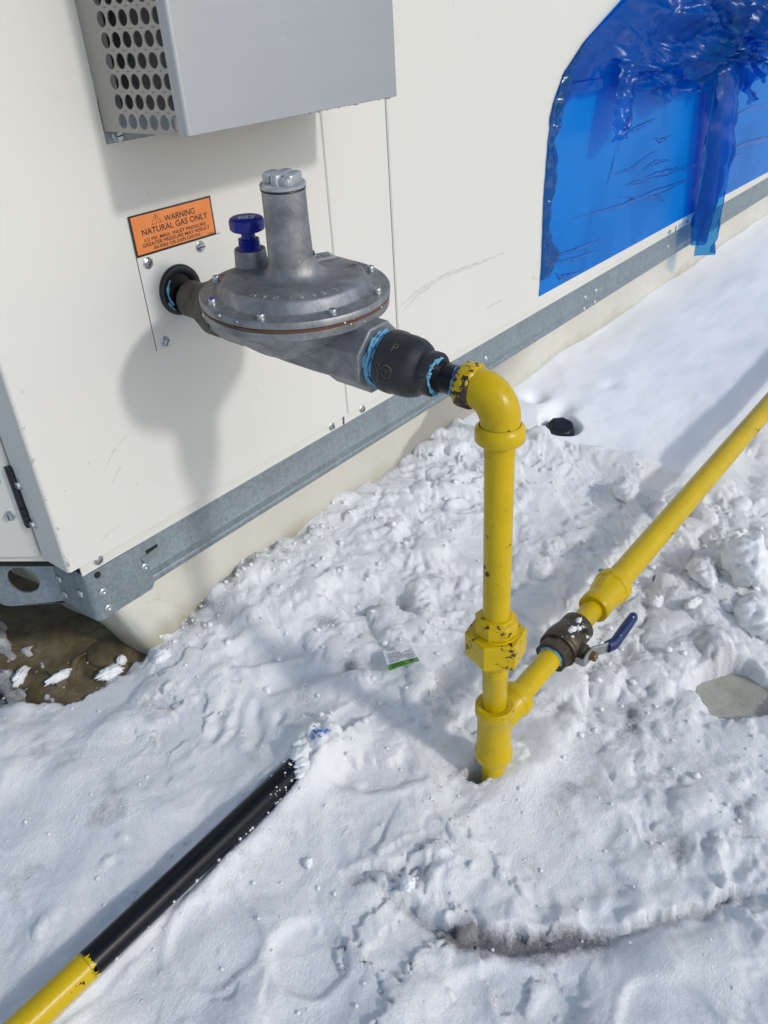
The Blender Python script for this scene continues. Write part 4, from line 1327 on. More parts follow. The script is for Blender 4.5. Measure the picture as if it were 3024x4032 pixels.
CW = dict(a=0.0042, b=0.0045, c=0.0022, d=0.0028, e=0.003, f=0.0045, g=0.0022, h=0.003, i=0.0014, j=0.0026, k=0.004, l=0.0022, m=0.0025, n=0.0022, o=0.0025)
for k, pts in CREASE.items():
    cp = curve_pts(pts, 18)
    rr = random.Random(ord(k))
    P = [(x, -0.0014, z + rr.uniform(-1, 1) * 0.0012) for x, z in cp]
    R_ = [max(0.0004, CW[k] * math.sin(math.pi * (i + 0.3) / 17.6) * rr.uniform(0.6, 1.15)) for i in range(18)]
    obj('crease', MB().tube(P, [r_ * 1.6 for r_ in R_], 8, ((0, 1, 0), 0.7)), 'film_doubled', film, sharp=80)

def crumple(u, v, s, f=1.0):
    a = np.atleast_1d(np.asarray(u, dtype=np.float32)) * 7 * f; b = np.atleast_1d(np.asarray(v, dtype=np.float32)) * 5 * f
    r_ = 0.62 * np.abs(perlin(a, b, s)) + 0.26 * np.abs(perlin(a * 2.1 + b * 0.6, b * 1.9, s + 1)) + 0.07 * np.abs(perlin(a * 4.6, b * 4.9 + a, s + 2))
    return r_ if np.ndim(u) else float(r_[0])
def vgrid(fn, nu, nv):
    U, V = np.meshgrid(np.linspace(0, 1, nu + 1), np.linspace(0, 1, nv + 1))
    x, y, z = fn(U, V)
    vs = np.stack([np.broadcast_to(q, U.shape) for q in (x, y, z)], -1).reshape(-1, 3)
    fs = [(j * (nu + 1) + i, j * (nu + 1) + i + 1, (j + 1) * (nu + 1) + i + 1, (j + 1) * (nu + 1) + i) for j in range(nv) for i in range(nu)]
    return MB().add(vs.tolist(), fs)
BX = [1.334, 1.36, 1.40, 1.45, 1.52, 1.60, 1.70, 1.80, 1.90, 2.00, 2.06, 2.12, 2.20, 2.26, 2.32, 2.42, 2.60]
BLOW = [0.525, 0.545, 0.562, 0.556, 0.578, 0.552, 0.522, 0.517, 0.520, 0.532, 0.555, 0.525, 0.470, 0.505, 0.56, 0.585, 0.60]
BTX = [1.334, 1.345, 1.3750, 1.4429, 1.5583, 1.68, 1.78, 2.6]
BTOP = [0.540, 0.560, 0.602, 0.644, 0.692, 0.745, 0.95, 1.10]
def bunch(seed, y_off, amp, lowshift):
    def fn(u, v):
        x = 1.334 + 1.27 * u
        lo = np.interp(x, BX, BLOW) + lowshift * np.minimum(1, 5 * u) + 0.012 * np.sin(u * 37 + seed) * np.minimum(1, 8 * u)
        hi = np.interp(x, BTX, BTOP)
        lo = np.minimum(lo, hi - 0.004)
        z = hi + (lo - hi) * v
        dx, dz_ = x - 2.07, z - 0.585
        rr_ = np.hypot(dx, dz_ * 1.6); an = np.arctan2(dz_ * 1.6, dx)
        w_ = 0.25 * perlin(x * 5, z * 9, seed + 3)
        pl = 0.50 * np.abs(perlin(an * 2.0 + w_ + seed, rr_ * 2.2, seed)) + 0.20 * (1 - np.minimum(1, 2.2 * np.abs(perlin(an * 3.6 + w_, rr_ * 4.0, seed + 1)))) ** 1.4 + 0.13 * np.abs(perlin(x * 17, z * 22, seed + 2)) + 0.05 * (1 - np.minimum(1, 2.5 * np.abs(perlin(x * 31 + z * 12, z * 38, seed + 4)))) ** 1.5
        c = pl
        env = np.minimum(1, 4.5 * u) * np.minimum(1, 0.15 + 5 * v * (hi - lo))
        y = -0.003 - y_off * env - amp * c * env - 0.014 * np.sin(np.pi * v) * env
        return x + 0.035 * (c - 0.25) * env, y, z + 0.022 * (np.abs(perlin(x * 6 + seed, z * 5, seed + 9)) - 0.25) * env
    return vgrid(fn, 260, 120)
obj('bunched_film', bunch(5, 0.010, 0.13, 0.0), 'film_loose', film, sharp=50)
obj('bunched_film', bunch(23, 0.036, 0.13, 0.05), 'film_loose', film, sharp=50)
# hanging flap
def flap(u, v):
    z = 0.615 + (0.480 - 0.615) * v
    xl = 1.515 + (1.4836 - 1.515) * v
    xr = 1.66 + (1.575 - 1.66) * v ** 0.8
    x = xl + (xr - xl) * u
    c = crumple(u * 0.5, v, 61)
    return (x, -0.034 - 0.022 * c - 0.012 * math.sin(u * 5.0) - 0.008 * v, z + 0.010 * u * v)
obj('hanging_flap', MB().grid(flap, 40, 50), 'film_loose', film, sharp=50)
# long strip hanging at the panel joint, pleated
def strip(seed, x0, w, zt_, zb0_, zb1_, y0):
    def fn(u, v):
        zb = zb0_ + (zb1_ - zb0_) * (1 if u > 0.45 else 0.0)
        z = zt_ + (zb - zt_) * v
        sp = 1.0 - 0.25 * v + 0.35 * math.exp(-v * 5)
        x = x0 + w * (u - 0.5) * sp + 0.02 * v * 0 + 0.008 * math.sin(v * 6 + seed)
        y = y0 - 0.018 * math.sin(u * 9.5 + 0.8 * math.sin(v * 4 + seed)) * (0.6 + 0.4 * v) - 0.02 * crumple(u * 0.4, v * 1.2, seed) - 0.012 * math.sin(math.pi * v)
        return (x, y, z)
    return MB().grid(fn, 36, 70)
obj('hanging_strip', strip(71, 2.085, 0.150, 0.585, 0.180, 0.126, -0.030), 'film_loose', film, sharp=50)
obj('hanging_strip', strip(79, 2.105, 0.125, 0.600, 0.200, 0.150, -0.012), 'film_loose', film, sharp=50)
# crumpled lifted edge along the left boundary
def lifted(u, v):
    z = 0.268 + (0.640 - 0.268) * v
    xl = float(np.interp(z, [0.238, 0.2875, 0.4122, 0.50, 0.56, 0.60, 0.642], [1.3246, 1.3297, 1.3275, 1.333, 1.3455, 1.375, 1.4429]))
    wv = 0.022 + 0.020 * math.sin(v * 9 + 0.6) ** 2 + 0.03 * math.exp(-((v - 0.08) / 0.05) ** 2)
    c = crumple(u * 0.25, v * 2.2, 91)
    return (xl - 0.002 + wv * u + 0.004 * (c - 0.3), -0.0022 - 0.020 * c * math.sin(math.pi * min(1, u * 0.92 + 0.06)), z)
obj('lifted_edge', MB().grid(lifted, 16, 120), 'film_teal', film, sharp=50)

# ================================================================== GAS LINE
TH = rad(3.35)
WPT = Vector((0.53, 0.0, 0.4637))
MR = Matrix.Translation(WPT) @ Matrix.Rotation(TH, 4, 'X')
AX = (0, -1, 0)          # local run direction, away from the wall

# ---- reducer at the wall
red = tag(empty('bell_reducer', MR @ Vector((0, -0.01, 0)), (TH, 0, 0)), 'dull black iron bell reducer between the wall grommet and the regulator', 'pipe fitting', 'black iron bell reducers')
b = MB().lathe([(0, -0.03), (0.0134, -0.03), (0.0134, 0.02)], (0, 0, 0), AX, 40)
obj('stub_pipe', b.xf(MR), 'black_lacquer', red)
b = MB().lathe([(0.0128, 0.0125), (0.0180, 0.0125), (0.0194, 0.0142), (0.0194, 0.0240), (0.0180, 0.0262), (0.0186, 0.0310), (0.0232, 0.0410), (0.0258, 0.0480), (0.0264, 0.0535), (0.0288, 0.0552), (0.0297, 0.0575), (0.0297, 0.0690), (0.0286, 0.0712), (0.0235, 0.0712)], (0, 0, 0), AX, 56)
obj('reducer_body', b.xf(MR), 'dull_iron', red, sharp=50)
for (r_, s_, w_) in ((0.0176, 0.0190, 0.0012),):
    pass
smear('sealant_bead', 'pipe_dope', red, [MR @ Vector((0.0145 * math.cos(a), -0.0130, 0.0145 * math.sin(a))) for a in np.linspace(1.2, 4.9, 9)], 0.0013, None, 0.5, 11)
smear('sealant_bead', 'pipe_dope', red, [MR @ Vector((0.0238 * math.cos(a), -0.0725, 0.0238 * math.sin(a))) for a in np.linspace(3.2, 5.2, 8)], 0.0020, None, 0.5, 12)
b = MB().lathe([(0.0232, 0.068), (0.0232, 0.084)], (0, 0, 0), AX, 40)
obj('inlet_nipple', b.xf(MR), 'dope_dark', red)
ul = MR @ (Matrix.Translation((0, -0.0632, 0)) @ Matrix.Rotation(rad(-62), 4, 'Y') @ Matrix.Rotation(rad(90), 4, 'Z') @ Matrix.Translation((0, 0, 0.0297)))
ulm = MB()
for k in range(28):
    a0, a1 = 2 * math.pi * k / 28, 2 * math.pi * (k + 1) / 28
    ulm.add([(0.0046 * math.cos(a0), 0.0046 * math.sin(a0), 0.0003), (0.0046 * math.cos(a1), 0.0046 * math.sin(a1), 0.0003), (0.0040 * math.cos(a1), 0.0040 * math.sin(a1), 0.0006), (0.0040 * math.cos(a0), 0.0040 * math.sin(a0), 0.0006)], [(0, 1, 2, 3)])
obj('cast_ring', ulm.xf(ul), 'dull_iron', red)
lettering('cast_lettering', 'UL', 0.0040, ul @ Matrix.Translation((-0.0026, -0.002, 0.0002)), 'dull_iron', red, width=0.0052, extrude=0.0004)

# ---- regulator
REG_ROT = Matrix.Rotation(rad(-1.2), 4, 'Y')
MG = MR @ Matrix.Translation((0, -0.174, 0)) @ REG_ROT      # origin on run axis under the spring tower
reg = tag(empty('gas_regulator', MG @ Vector((0, 0, -0.03)), (TH, 0, 0)), 'silver cast-aluminium gas regulator with a tall spring tower', 'gas regulator')
def rlathe(prof, o=(0, 0, 0), ax=(0, 0, 1), seg=64, **kw):
    return MB().lathe(prof, o, ax, seg, **kw).xf(MG)
# top cover (dome + flange)
cover = obj('top_cover', rlathe([(0, 0.0385), (0.0880, 0.0385), (0.0894, 0.0395), (0.0894, 0.0442), (0.0884, 0.0454), (0.0835, 0.0452), (0.0745, 0.0452), (0.0728, 0.0455), (0.0716, 0.0463), (0.0672, 0.0540), (0.0660, 0.0555), (0.0640, 0.0563), (0.0600, 0.0567), (0.0340, 0.0580), (0.0300, 0.0590), (0.0268, 0.0610), (0.0240, 0.0645), (0.0222, 0.0695), (0.0210, 0.0760)], seg=96), 'cast_aluminium', reg, sharp=40)
TOWER = MG @ Matrix.Rotation(rad(-1.4), 4, 'Y')
twr = obj('spring_tower', MB().lathe([(0.0212, 0.0700), (0.0206, 0.0800), (0.0199, 0.1000), (0.0194, 0.1343), (0, 0.1343)], (0, 0, 0), (0, 0, 1), 64).xf(TOWER), 'cast_aluminium', reg)
obj('seal_ring', MB().lathe([(0, 0.1340), (0.0199, 0.1340), (0.0202, 0.1347), (0.0199, 0.1354), (0, 0.1354)], (0, 0, 0), (0, 0, 1), 56).xf(TOWER), 'rubber', reg)
capm = MB().lathe([(0, 0.1355), (0.0196, 0.1355), (0.0204, 0.1362), (0.0204, 0.1385), (0.0194, 0.1396), (0.0172, 0.1400), (0.0150, 0.1402), (0, 0.1402)], (0, 0, 0), (0, 0, 1), 56)
# clover-like grip: two lobes and a raised bar
def lobe(cx, cy, rx, ry, z0, z1, rot=0.0):
    n = 28
    prof = [(1.0, 0), (1.0, 0.72), (0.94, 0.92), (0.80, 1.0)]
    vs = []; fs = []
    c, s = math.cos(rot), math.sin(rot)
    for (r_, t) in prof:
        for k in range(n):
            a = 2 * math.pi * k / n
            x = math.copysign(abs(math.cos(a)) ** 0.6, math.cos(a)) * rx * r_; y = math.copysign(abs(math.sin(a)) ** 0.6, math.sin(a)) * ry * r_
            vs.append((cx + x * c - y * s, cy + x * s + y * c, z0 + (z1 - z0) * t))
    for j in range(len(prof) - 1):
        for k in range(n):
            q = (k + 1) % n
            fs.append((j * n + k, j * n + q, (j + 1) * n + q, (j + 1) * n + k))
    fs.append(tuple((len(prof) - 1) * n + k for k in range(n)))
    return vs, fs
RT = rad(-78)
ct, st_ = math.cos(RT), math.sin(RT)
for (ax_, ay_, rx, ry, zt_) in ((-0.0112, 0.0, 0.0050, 0.0098, 0.1474), (-0.0002, 0.0, 0.0052, 0.0142, 0.1484), (0.0110, 0.0, 0.0050, 0.0104, 0.1480)):
    capm.add(*lobe(ax_ * ct - ay_ * st_, ax_ * st_ + ay_ * ct, rx, ry, 0.1398, zt_, RT))
capm.add(*lobe(0.0050 * ct + 0.004 * st_, 0.0050 * st_ - 0.004 * ct, 0.0098, 0.0085, 0.1398, 0.1456, RT))
obj('tower_cap', capm.xf(TOWER), 'machined_aluminium', reg, sharp=40)
# vent boss and blue vent plug
BO = Vector((-0.002, 0.054, 0))
boss = obj('vent_boss', rlathe([(0.0190, 0.0440), (0.0172, 0.0490), (0.0160, 0.0540), (0.0152, 0.0700), (0.0146, 0.0722), (0.0112, 0.0722), (0.0108, 0.0600), (0, 0.0600)], BO, seg=48), 'cast_aluminium', reg, sharp=45)
plug = MB()
prof = [(0, 0.0660), (0.0095, 0.0660)]
for k in range(6):
    prof += [(0.0104, 0.0675 + k * 0.0022), (0.0093, 0.0686 + k * 0.0022)]
prof += [(0.0100, 0.0805), (0.0100, 0.0815), (0.0066, 0.0820), (0.0066, 0.0895), (0.0150, 0.0898), (0.0162, 0.0908), (0.0164, 0.0980), (0.0158, 0.1002), (0.0146, 0.1010), (0, 0.1010)]
plug.lathe(prof, BO, (0, 0, 1), 48, wob=lambda th, t: 1 + (0.012 * (1 if math.cos(th * 8) > 0.2 else -1) if 0.0905 < t < 0.0985 else 0))
plug_o = obj('vent_plug', plug.xf(MG), 'blue_plastic', reg, sharp=40)
ML = MG @ Matrix.Translation(BO + Vector((0, 0, 0.1012))) @ Matrix.Rotation(rad(-48), 4, 'Z')
gl = MB()
for (x0, x1, y0, y1) in ((-0.0070, -0.0050, -0.0045, 0.0045), (-0.0045, -0.0005, 0.0025, 0.0045), (-0.0045, -0.0005, -0.0045, -0.0025), (-0.0045, -0.0005, -0.0010, 0.0010), (0.0, 0.0018, -0.0045, 0.0045), (0.0026, 0.0070, 0.0025, 0.0045), (0.0026, 0.0070, -0.0045, -0.0025), (0.0055, 0.0070, -0.0020, 0.0020)):
    gl.add([(x0, y0, 0), (x1, y0, 0), (x1, y1, 0), (x0, y1, 0)], [(0, 1, 2, 3)])
obj('molded_mark', gl.xf(ML), 'white_print', plug_o)
# gasket, lower flange, bowl and run body
obj('diaphragm_gasket', rlathe([(0, 0.0362), (0.0886, 0.0362), (0.0891, 0.0367), (0.0891, 0.0380), (0.0886, 0.0384), (0, 0.0384)], seg=96), 'gasket', reg)
obj('lower_case', rlathe([(0, 0.0361), (0.0876, 0.0361), (0.0886, 0.0352), (0.0884, 0.0290), (0.0860, 0.0270), (0.0810, 0.0265), (0.0760, 0.0200), (0.0660, 0.0080), (0.0480, -0.0060), (0.0320, -0.0150), (0, -0.018)], seg=96), 'cast_aluminium', reg, sharp=40)
run = MB()
# tapered body along the run: wall side (+y) to outlet (-y)
NS = 30
secs = []
for k in range(NS + 1):
    t = k / NS
    y = 0.070 - 0.132 * t
    hb = np.interp(t, [0, 0.12, 0.35, 0.6, 0.85, 1], [0.024, 0.0235, 0.0215, 0.0225, 0.0262, 0.0275])
    wb = np.interp(t, [0, 0.12, 0.35, 0.6, 0.85, 1], [0.027, 0.030, 0.038, 0.040, 0.034, 0.028])
    secs.append((y, wb, hb))
SEG = 40
vs = []; fs = []
for (y, wb, hb) in secs:
    for k in range(SEG):
        a = 2 * math.pi * k / SEG
        c, s = math.cos(a), math.sin(a)
        vs.append((wb * math.copysign(abs(c) ** 0.8, c), y, (hb if s < 0 else 0.030) * math.copysign(abs(s) ** 0.8, s)))
for i in range(NS):
    for k in range(SEG):
        q = (k + 1) % SEG
        fs.append((i * SEG + k, i * SEG + q, (i + 1) * SEG + q, (i + 1) * SEG + k))
fs.append(tuple(range(SEG))); fs.append(tuple(NS * SEG + k for k in range(SEG)))
run.add(vs, fs)
obj('run_body', run.xf(MG), 'cast_aluminium', reg, sharp=40)
def octagon_end(y0, y1, r0, r1, name):
    b = MB().lathe([(r0, y0), (r1, y0 + 0.004), (r1, y1 - 0.0012), (r1 - 0.0012, y1), (0.0238, y1), (0.0236, y1 - 0.006)], (0, 0, 0), AX, 8, phase=math.pi / 8)
    return obj(name, b.xf(MG), 'cast_aluminium', reg, sharp=20, bev=0.0010)
octagon_end(0.0530, 0.1010, 0.0270, 0.0336, 'outlet_boss')
octagon_end(-0.1000, -0.0990, 0.0300, 0.0300, 'inlet_face')
b = MB().lathe([(0.0236, -0.0985), (0.0298, -0.0985), (0.0310, -0.0970), (0.0310, -0.0720), (0.0275, -0.0600)], (0, 0, 0), AX, 8, phase=math.pi / 8)
obj('inlet_boss', b.xf(MG), 'cast_aluminium', reg, sharp=20, bev=0.001)
obj('bottom_plug', rlathe([(0, -0.0300), (0.0068, -0.0300), (0.0075, -0.0290), (0.0075, -0.012)], (0.0, 0.015, 0), seg=24), 'dull_iron', reg)
# ribs on the lower case
for ang in (200, 250, 290, 340, 30, 150):
    a = rad(ang)
    ca_, sa_ = math.cos(a), math.sin(a)
    rb = MB().prism([(0.060, 0.006), (0.080, 0.027), (0.060, 0.030)], (-sa_ * -0.002, ca_ * -0.002, 0), (ca_, sa_, 0), (0, 0, 1), (-sa_, ca_, 0), 0.004)
    obj('rib', rb.xf(MG), 'cast_aluminium', reg, sharp=20)
# flange bolts
for k in range(8):
    a = rad(22.5 + 45 * k)
    bo = place(BOLT, 'bolt', MG @ Matrix.Translation((0.0808 * math.cos(a), 0.0808 * math.sin(a), 0.0453)), reg)
    if k == 3:
        dab = MB().lathe([(0, 0.0012), (0.0020, 0.0010), (0.0026, 0), (0, 0)], (0.0808 * math.cos(a), 0.0808 * math.sin(a), 0.0499), (0, 0, 1), 16)
        obj('paint_dab', dab.xf(MG), 'blue_paint_dab', bo)
# nameplate on the dome, read from the wall side
MN = MG @ Matrix.Translation((0.046, 0.0135, 0.0577)) @ Matrix.Rotation(rad(155), 4, 'Z')
npm = MB().prism([(-0.017, -0.0105), (0.017, -0.0105), (0.017, 0.0095), (0.016, 0.0105), (-0.016, 0.0105), (-0.017, 0.0095)], (0, 0, 0), (1, 0, 0), (0, 1, 0), (0, 0, 1), 0.0006)
npo = obj('nameplate', npm.xf(MN), 'nameplate', reg)
lettering('lettering', '325-7A', 0.0062, MN @ Matrix.Translation((-0.0135, -0.002, 0.0008)), 'black_print', npo, width=0.019)
lettering('lettering', '10 PSIG MAX', 0.0030, MN @ Matrix.Translation((-0.0135, -0.0078, 0.0008)), 'black_print', npo, width=0.019)
MS = MG @ Matrix.Translation((0.058, -0.0285, 0.0571)) @ Matrix.Rotation(rad(165), 4, 'Z')
lettering('stamped_number', '1052', 0.0052, MS, 'black_print', reg, width=0.0115)
obj('round_sticker', rlathe([(0, 0.0590), (0.0058, 0.0590), (0.0058, 0.0596), (0, 0.0596)], (0.0175, 0.0335, 0), seg=28), 'white_print', reg)
# raised cast letters round the dome
word = 'MAXITROL'
for k, chh in enumerate(word):
    a = rad(-172 + k * 10.5)
    Rr = 0.0590
    M = MG @ Matrix.Translation((Rr * math.cos(a), Rr * math.sin(a), 0.0568)) @ Matrix.Rotation(a - math.pi / 2, 4, 'Z')
    lettering('cast_lettering', chh, 0.0052, M @ Matrix.Translation((-0.002, -0.0026, 0)), 'machined_aluminium', reg, extrude=0.0006)
# flecks of sealant and snow on the flange rim
fk = MB(); RF = random.Random(21)
for k in range(20):
    a = rad(RF.choice([RF.uniform(245, 290), RF.uniform(-5, 25), RF.uniform(150, 190)]))
    rr = RF.uniform(0.0880, 0.0900); z = RF.uniform(0.030, 0.0452)
    s_ = RF.uniform(0.0004, 0.0011)
    fk.lathe([(0, -s_), (s_, -s_ * 0.4), (s_ * 0.9, s_ * 0.5), (0, s_)], (rr * math.cos(a), rr * math.sin(a), z), (RF.uniform(-1, 1), RF.uniform(-1, 1), 1), 6)
obj('flecks', fk.xf(MG), 'white_specks', reg)['kind'] = 'stuff'

# ---- reducer after the regulator
red2 = tag(empty('bell_reducer', MR @ Vector((0, -0.31, 0)), (TH, 0, 0)), 'glossy black iron bell reducer between the regulator outlet and the yellow elbow', 'pipe fitting', 'black iron bell reducers')
obj('outlet_nipple', MB().lathe([(0.0232, 0.2690), (0.0232, 0.2790), (0.0240, 0.2800), (0.0232, 0.2812), (0.0240, 0.2825), (0.0232, 0.2838), (0.0232, 0.2920)], (0, 0, 0), AX, 48).xf(MR), 'dope_dark', red2)
b = MB().lathe([(0.0236, 0.2865), (0.0272, 0.2865), (0.0284, 0.2876), (0.0286, 0.2900), (0.0286, 0.2955), (0.0278, 0.2972), (0.0276, 0.3000), (0.0276, 0.3080), (0.0266, 0.3150), (0.0240, 0.3205), (0.0205, 0.3245), (0.0183, 0.3272), (0.0180, 0.3290), (0.0196, 0.3298), (0.0198, 0.3310), (0.0198, 0.3372), (0.0190, 0.3384), (0.0150, 0.3384), (0.0138, 0.3340)], (0, 0, 0), AX, 64, wob=lambda th, t: 1 + (0.035 * max(0, math.cos(4 * th + 0.4)) ** 6 if 0.297 < t < 0.325 else 0))
obj('reducer_body', b.xf(MR), 'black_iron', red2, sharp=50)
def on_run(s, ang, r):
    """frame on the run's surface: X along the circumference, Y towards the wall, Z outward; ang from +X (local) towards up"""
    a = ang
    zdir = Vector((math.cos(a), 0, math.sin(a)))
    ydir = Vector((0, 1, 0))
    xdir = ydir.cross(zdir)
    M = Matrix(((xdir.x, ydir.x, zdir.x, r * zdir.x), (xdir.y, ydir.y, zdir.y, -s), (xdir.z, ydir.z, zdir.z, r * zdir.z), (0, 0, 0, 1)))
    return MR @ M
flip = Matrix.Rotation(math.pi, 4, 'Z')
lettering('cast_lettering', 'CHINA', 0.0042, on_run(0.2935, rad(160), 0.0287) @ flip @ Matrix.Translation((-0.0, -0.0015, 0)), 'dull_iron', red2, width=0.019, extrude=0.0005, cyl=0.0287)
lettering('cast_lettering', 'P', 0.0075, on_run(0.3045, rad(128), 0.0278) @ Matrix.Rotation(rad(-90), 4, 'Z') @ Matrix.Translation((-0.003, -0.003, 0)), 'dull_iron', red2, extrude=0.0006)
ulf = on_run(0.3035, rad(172), 0.0278)
lettering('cast_lettering', 'UL', 0.0044, ulf @ Matrix.Rotation(rad(90), 4, 'Z') @ Matrix.Translation((-0.0028, -0.0022, 0)), 'dull_iron', red2, width=0.0056, extrude=0.0006)
ring_ = MB()
for k in range(32):
    a0, a1 = 2 * math.pi * k / 32, 2 * math.pi * (k + 1) / 32
    for (ra, rb_, za, zb2) in ((0.0058, 0.0049, 0.0006, 0.0006), (0.0058, 0.0060, 0.0006, -0.0006), (0.0049, 0.0047, 0.0006, -0.0006)):
        ring_.add([(ra * math.cos(a0), ra * math.sin(a0), za), (ra * math.cos(a1), ra * math.sin(a1), za), (rb_ * math.cos(a1), rb_ * math.sin(a1), zb2), (rb_ * math.cos(a0), rb_ * math.sin(a0), zb2)], [(0, 1, 2, 3)])
obj('cast_ring', ring_.xf(ulf), 'dull_iron', red2)
lettering('cast_lettering', '1 FM', 0.0036, on_run(0.3352, rad(160), 0.0199) @ flip @ Matrix.Translation((0, -0.0018, 0)), 'dull_iron', red2, width=0.012, extrude=0.0005, cyl=0.0199)
prof = [(0.0133, 0.3340), (0.0133, 0.3395)]
for k in range(5):
    prof += [(0.0137, 0.3402 + k * 0.0016), (0.0130, 0.3410 + k * 0.0016)]
prof += [(0.0133, 0.3490), (0.0133, 0.372)]
obj('nipple', MB().lathe(prof, (0, 0, 0), AX, 48).xf(MR), 'black_lacquer', red2, sharp=60)
def dope_ring(s, r, a0, a1, th, mat, parent, seed, n=14):
    return smear('sealant_bead', mat, parent, [MR @ Vector((r * math.cos(a), -s - 0.0012 * math.sin(3.1 * a + seed), r * math.sin(a))) for a in np.linspace(a0, a1, n)], th, None, 0.55, seed)
dope_ring(0.2775, 0.0243, rad(70), rad(235), 0.0017, 'pipe_dope', red2, 31)
dope_ring(0.2800, 0.0247, rad(85), rad(200), 0.0013, 'pipe_dope', red2, 32)
dope_ring(0.2770, 0.0247, rad(150), rad(262), 0.0014, 'pipe_dope', red2, 33)
dope_ring(0.2832, 0.0240, rad(100), rad(200), 0.0014, 'pipe_dope', red2, 38)
dope_ring(0.3392, 0.0152, rad(60), rad(260), 0.0015, 'pipe_dope', red2, 34)
dope_ring(0.3402, 0.0158, rad(95), rad(170), 0.0016, 'pipe_dope', red2, 35)
dope_ring(0.3385, 0.0170, rad(240), rad(280), 0.0013, 'pipe_dope', red2, 39)
dope_ring(0.3630, 0.0140, rad(0), rad(350), 0.0017, 'dope_dark', red2, 36, 22)
dope_ring(0.3610, 0.0142, rad(80), rad(250), 0.0009, 'pipe_dope', red2, 37)

# ---- yellow riser, tee, branch
EL = MR @ Vector((0, -0.40205, 0))
RX, RY = 0.53, EL.y
gas = tag(empty('gas_riser', (RX, RY, -0.06)), 'yellow painted threaded gas pipe riser with elbow, union and tee', 'gas pipe')
dn = Vector((0, 0, -1))
drun = (MR.to_3x3() @ Vector((0, -1, 0))).normalized()
# elbow: quarter bend from the run direction to straight down
b = MB()
Rb = 0.0225
p_in = EL - drun * Rb
path = [EL - drun * 0.030, p_in]
cen = p_in + dn * Rb
for k in range(1, 15):
    a = math.pi / 2 * k / 15
    path.append(cen - dn * (Rb * math.cos(a)) + drun * (Rb * math.sin(a)))
path += [EL + dn * Rb, EL + dn * 0.032]
n_ = len(path)
b.tube(path, [0.0172 + 0.0008 * math.sin(math.pi * i / (n_ - 1)) for i in range(n_)], 40)
elbow = obj('elbow', b, 'yellow_paint', gas, sharp=60)
b = MB().lathe([(0.0136, 0.3655), (0.0190, 0.3655), (0.0200, 0.3667), (0.0200, 0.3765), (0.0190, 0.3785), (0.0172, 0.3800)], (0, 0, 0), AX, 48, wob=lambda th, t: 1 + 0.008 * math.sin(7 * th))
obj('elbow_collar', b.xf(MR), 'yellow_paint_flaked', elbow, sharp=45)
def vl(prof, mat, name, parent=gas, seg=48, **kw):
    return obj(name, MB().lathe(prof, (RX, RY, 0), (0, 0, 1), seg, **kw), mat, parent, sharp=kw.pop('sharp', 45) if 'sharp' in kw else 45)
vl([(0.0136, 0.3985), (0.0206, 0.3985), (0.0217, 0.3998), (0.0218, 0.4090), (0.0209, 0.4112), (0.0180, 0.4140)], 'yellow_paint_clean', 'elbow_collar', elbow)
# raised casting letters along the elbow
for k in range(6):
    t = k / 5
    a = 0.25 + t * 1.05
    pc = cen - dn * (Rb * math.cos(a)) + drun * (Rb * math.sin(a))
    sd = Vector((-0.83, 0.0, 0.0)) + (cen - pc).normalized() * 0.55
    sd.normalize()
    M = frame(pc + sd * 0.0176, sd, (-dn * math.sin(a) * -1 + drun * math.cos(a)))
    lettering('cast_lettering', 'CHINA.'[k], 0.0042, M @ Matrix.Translation((-0.0016, -0.002, 0)), 'yellow_paint', elbow, extrude=0.0005)
def thread(z0, z1, r=0.0133, n=4):
    out = []
    for k in range(n):
        z = z0 + (z1 - z0) * k / n
        out += [(r + 0.0006, z), (r - 0.0001, z + (z1 - z0) / n * 0.55)]
    return out
vl([(0.0133, 0.199), (0.0133, 0.3845)] + thread(0.3850, 0.3990, 0.0133, 4) + [(0.0133, 0.405)], 'yellow_paint', 'riser_pipe')
union = obj('union', MB().lathe([(0.0133, 0.1880), (0.0215, 0.1880), (0.0222, 0.1890), (0.0222, 0.2010), (0.0212, 0.2022), (0.0178, 0.2040), (0.0165, 0.2060), (0.0133, 0.2066)], (RX, RY, 0), (0, 0, 1), 8, phase=0.2), 'yellow_paint_worn', gas, sharp=25, bev=0.0006)
obj('union_seat', MB().lathe([(0.0133, 0.1560), (0.0226, 0.1865), (0.0230, 0.1872), (0.0226, 0.1884), (0.0133, 0.1884)], (RX, RY, 0), (0, 0, 1), 48), 'yellow_paint', union)
obj('union_nut', MB().lathe([(0.0222, 0.1562), (0.0300, 0.1562), (0.0312, 0.1580), (0.0312, 0.1845), (0.0300, 0.1866), (0.0228, 0.1866)], (RX, RY, 0), (0, 0, 1), 6, phase=0.157), 'yellow_paint_worn', union, sharp=20, bev=0.0008)
obj('union_tail', MB().lathe([(0.0134, 0.1448), (0.0185, 0.1455), (0.0205, 0.1475), (0.0225, 0.1562), (0.0133, 0.1562)], (RX, RY, 0), (0, 0, 1), 8, phase=0.1), 'yellow_paint', union, sharp=20, bev=0.0006)
vl([(0.0131, 0.070), (0.0131, 0.1300)] + thread(0.1310, 0.1455, 0.0131, 4) + [(0.0131, 0.148)], 'yellow_paint_clean', 'lower_riser')
ZB = 0.0544
tee = vl([(0.0136, 0.0840), (0.0196, 0.0846), (0.0207, 0.0832), (0.0208, 0.0735), (0.0198, 0.0712), (0.0186, 0.0690), (0.0183, 0.0550), (0.0186, 0.0200), (0.0198, 0.0172), (0.0208, 0.0150), (0.0208, 0.0055), (0.0198, 0.0038), (0.0134, 0.0036)], 'yellow_paint_clean', 'tee')
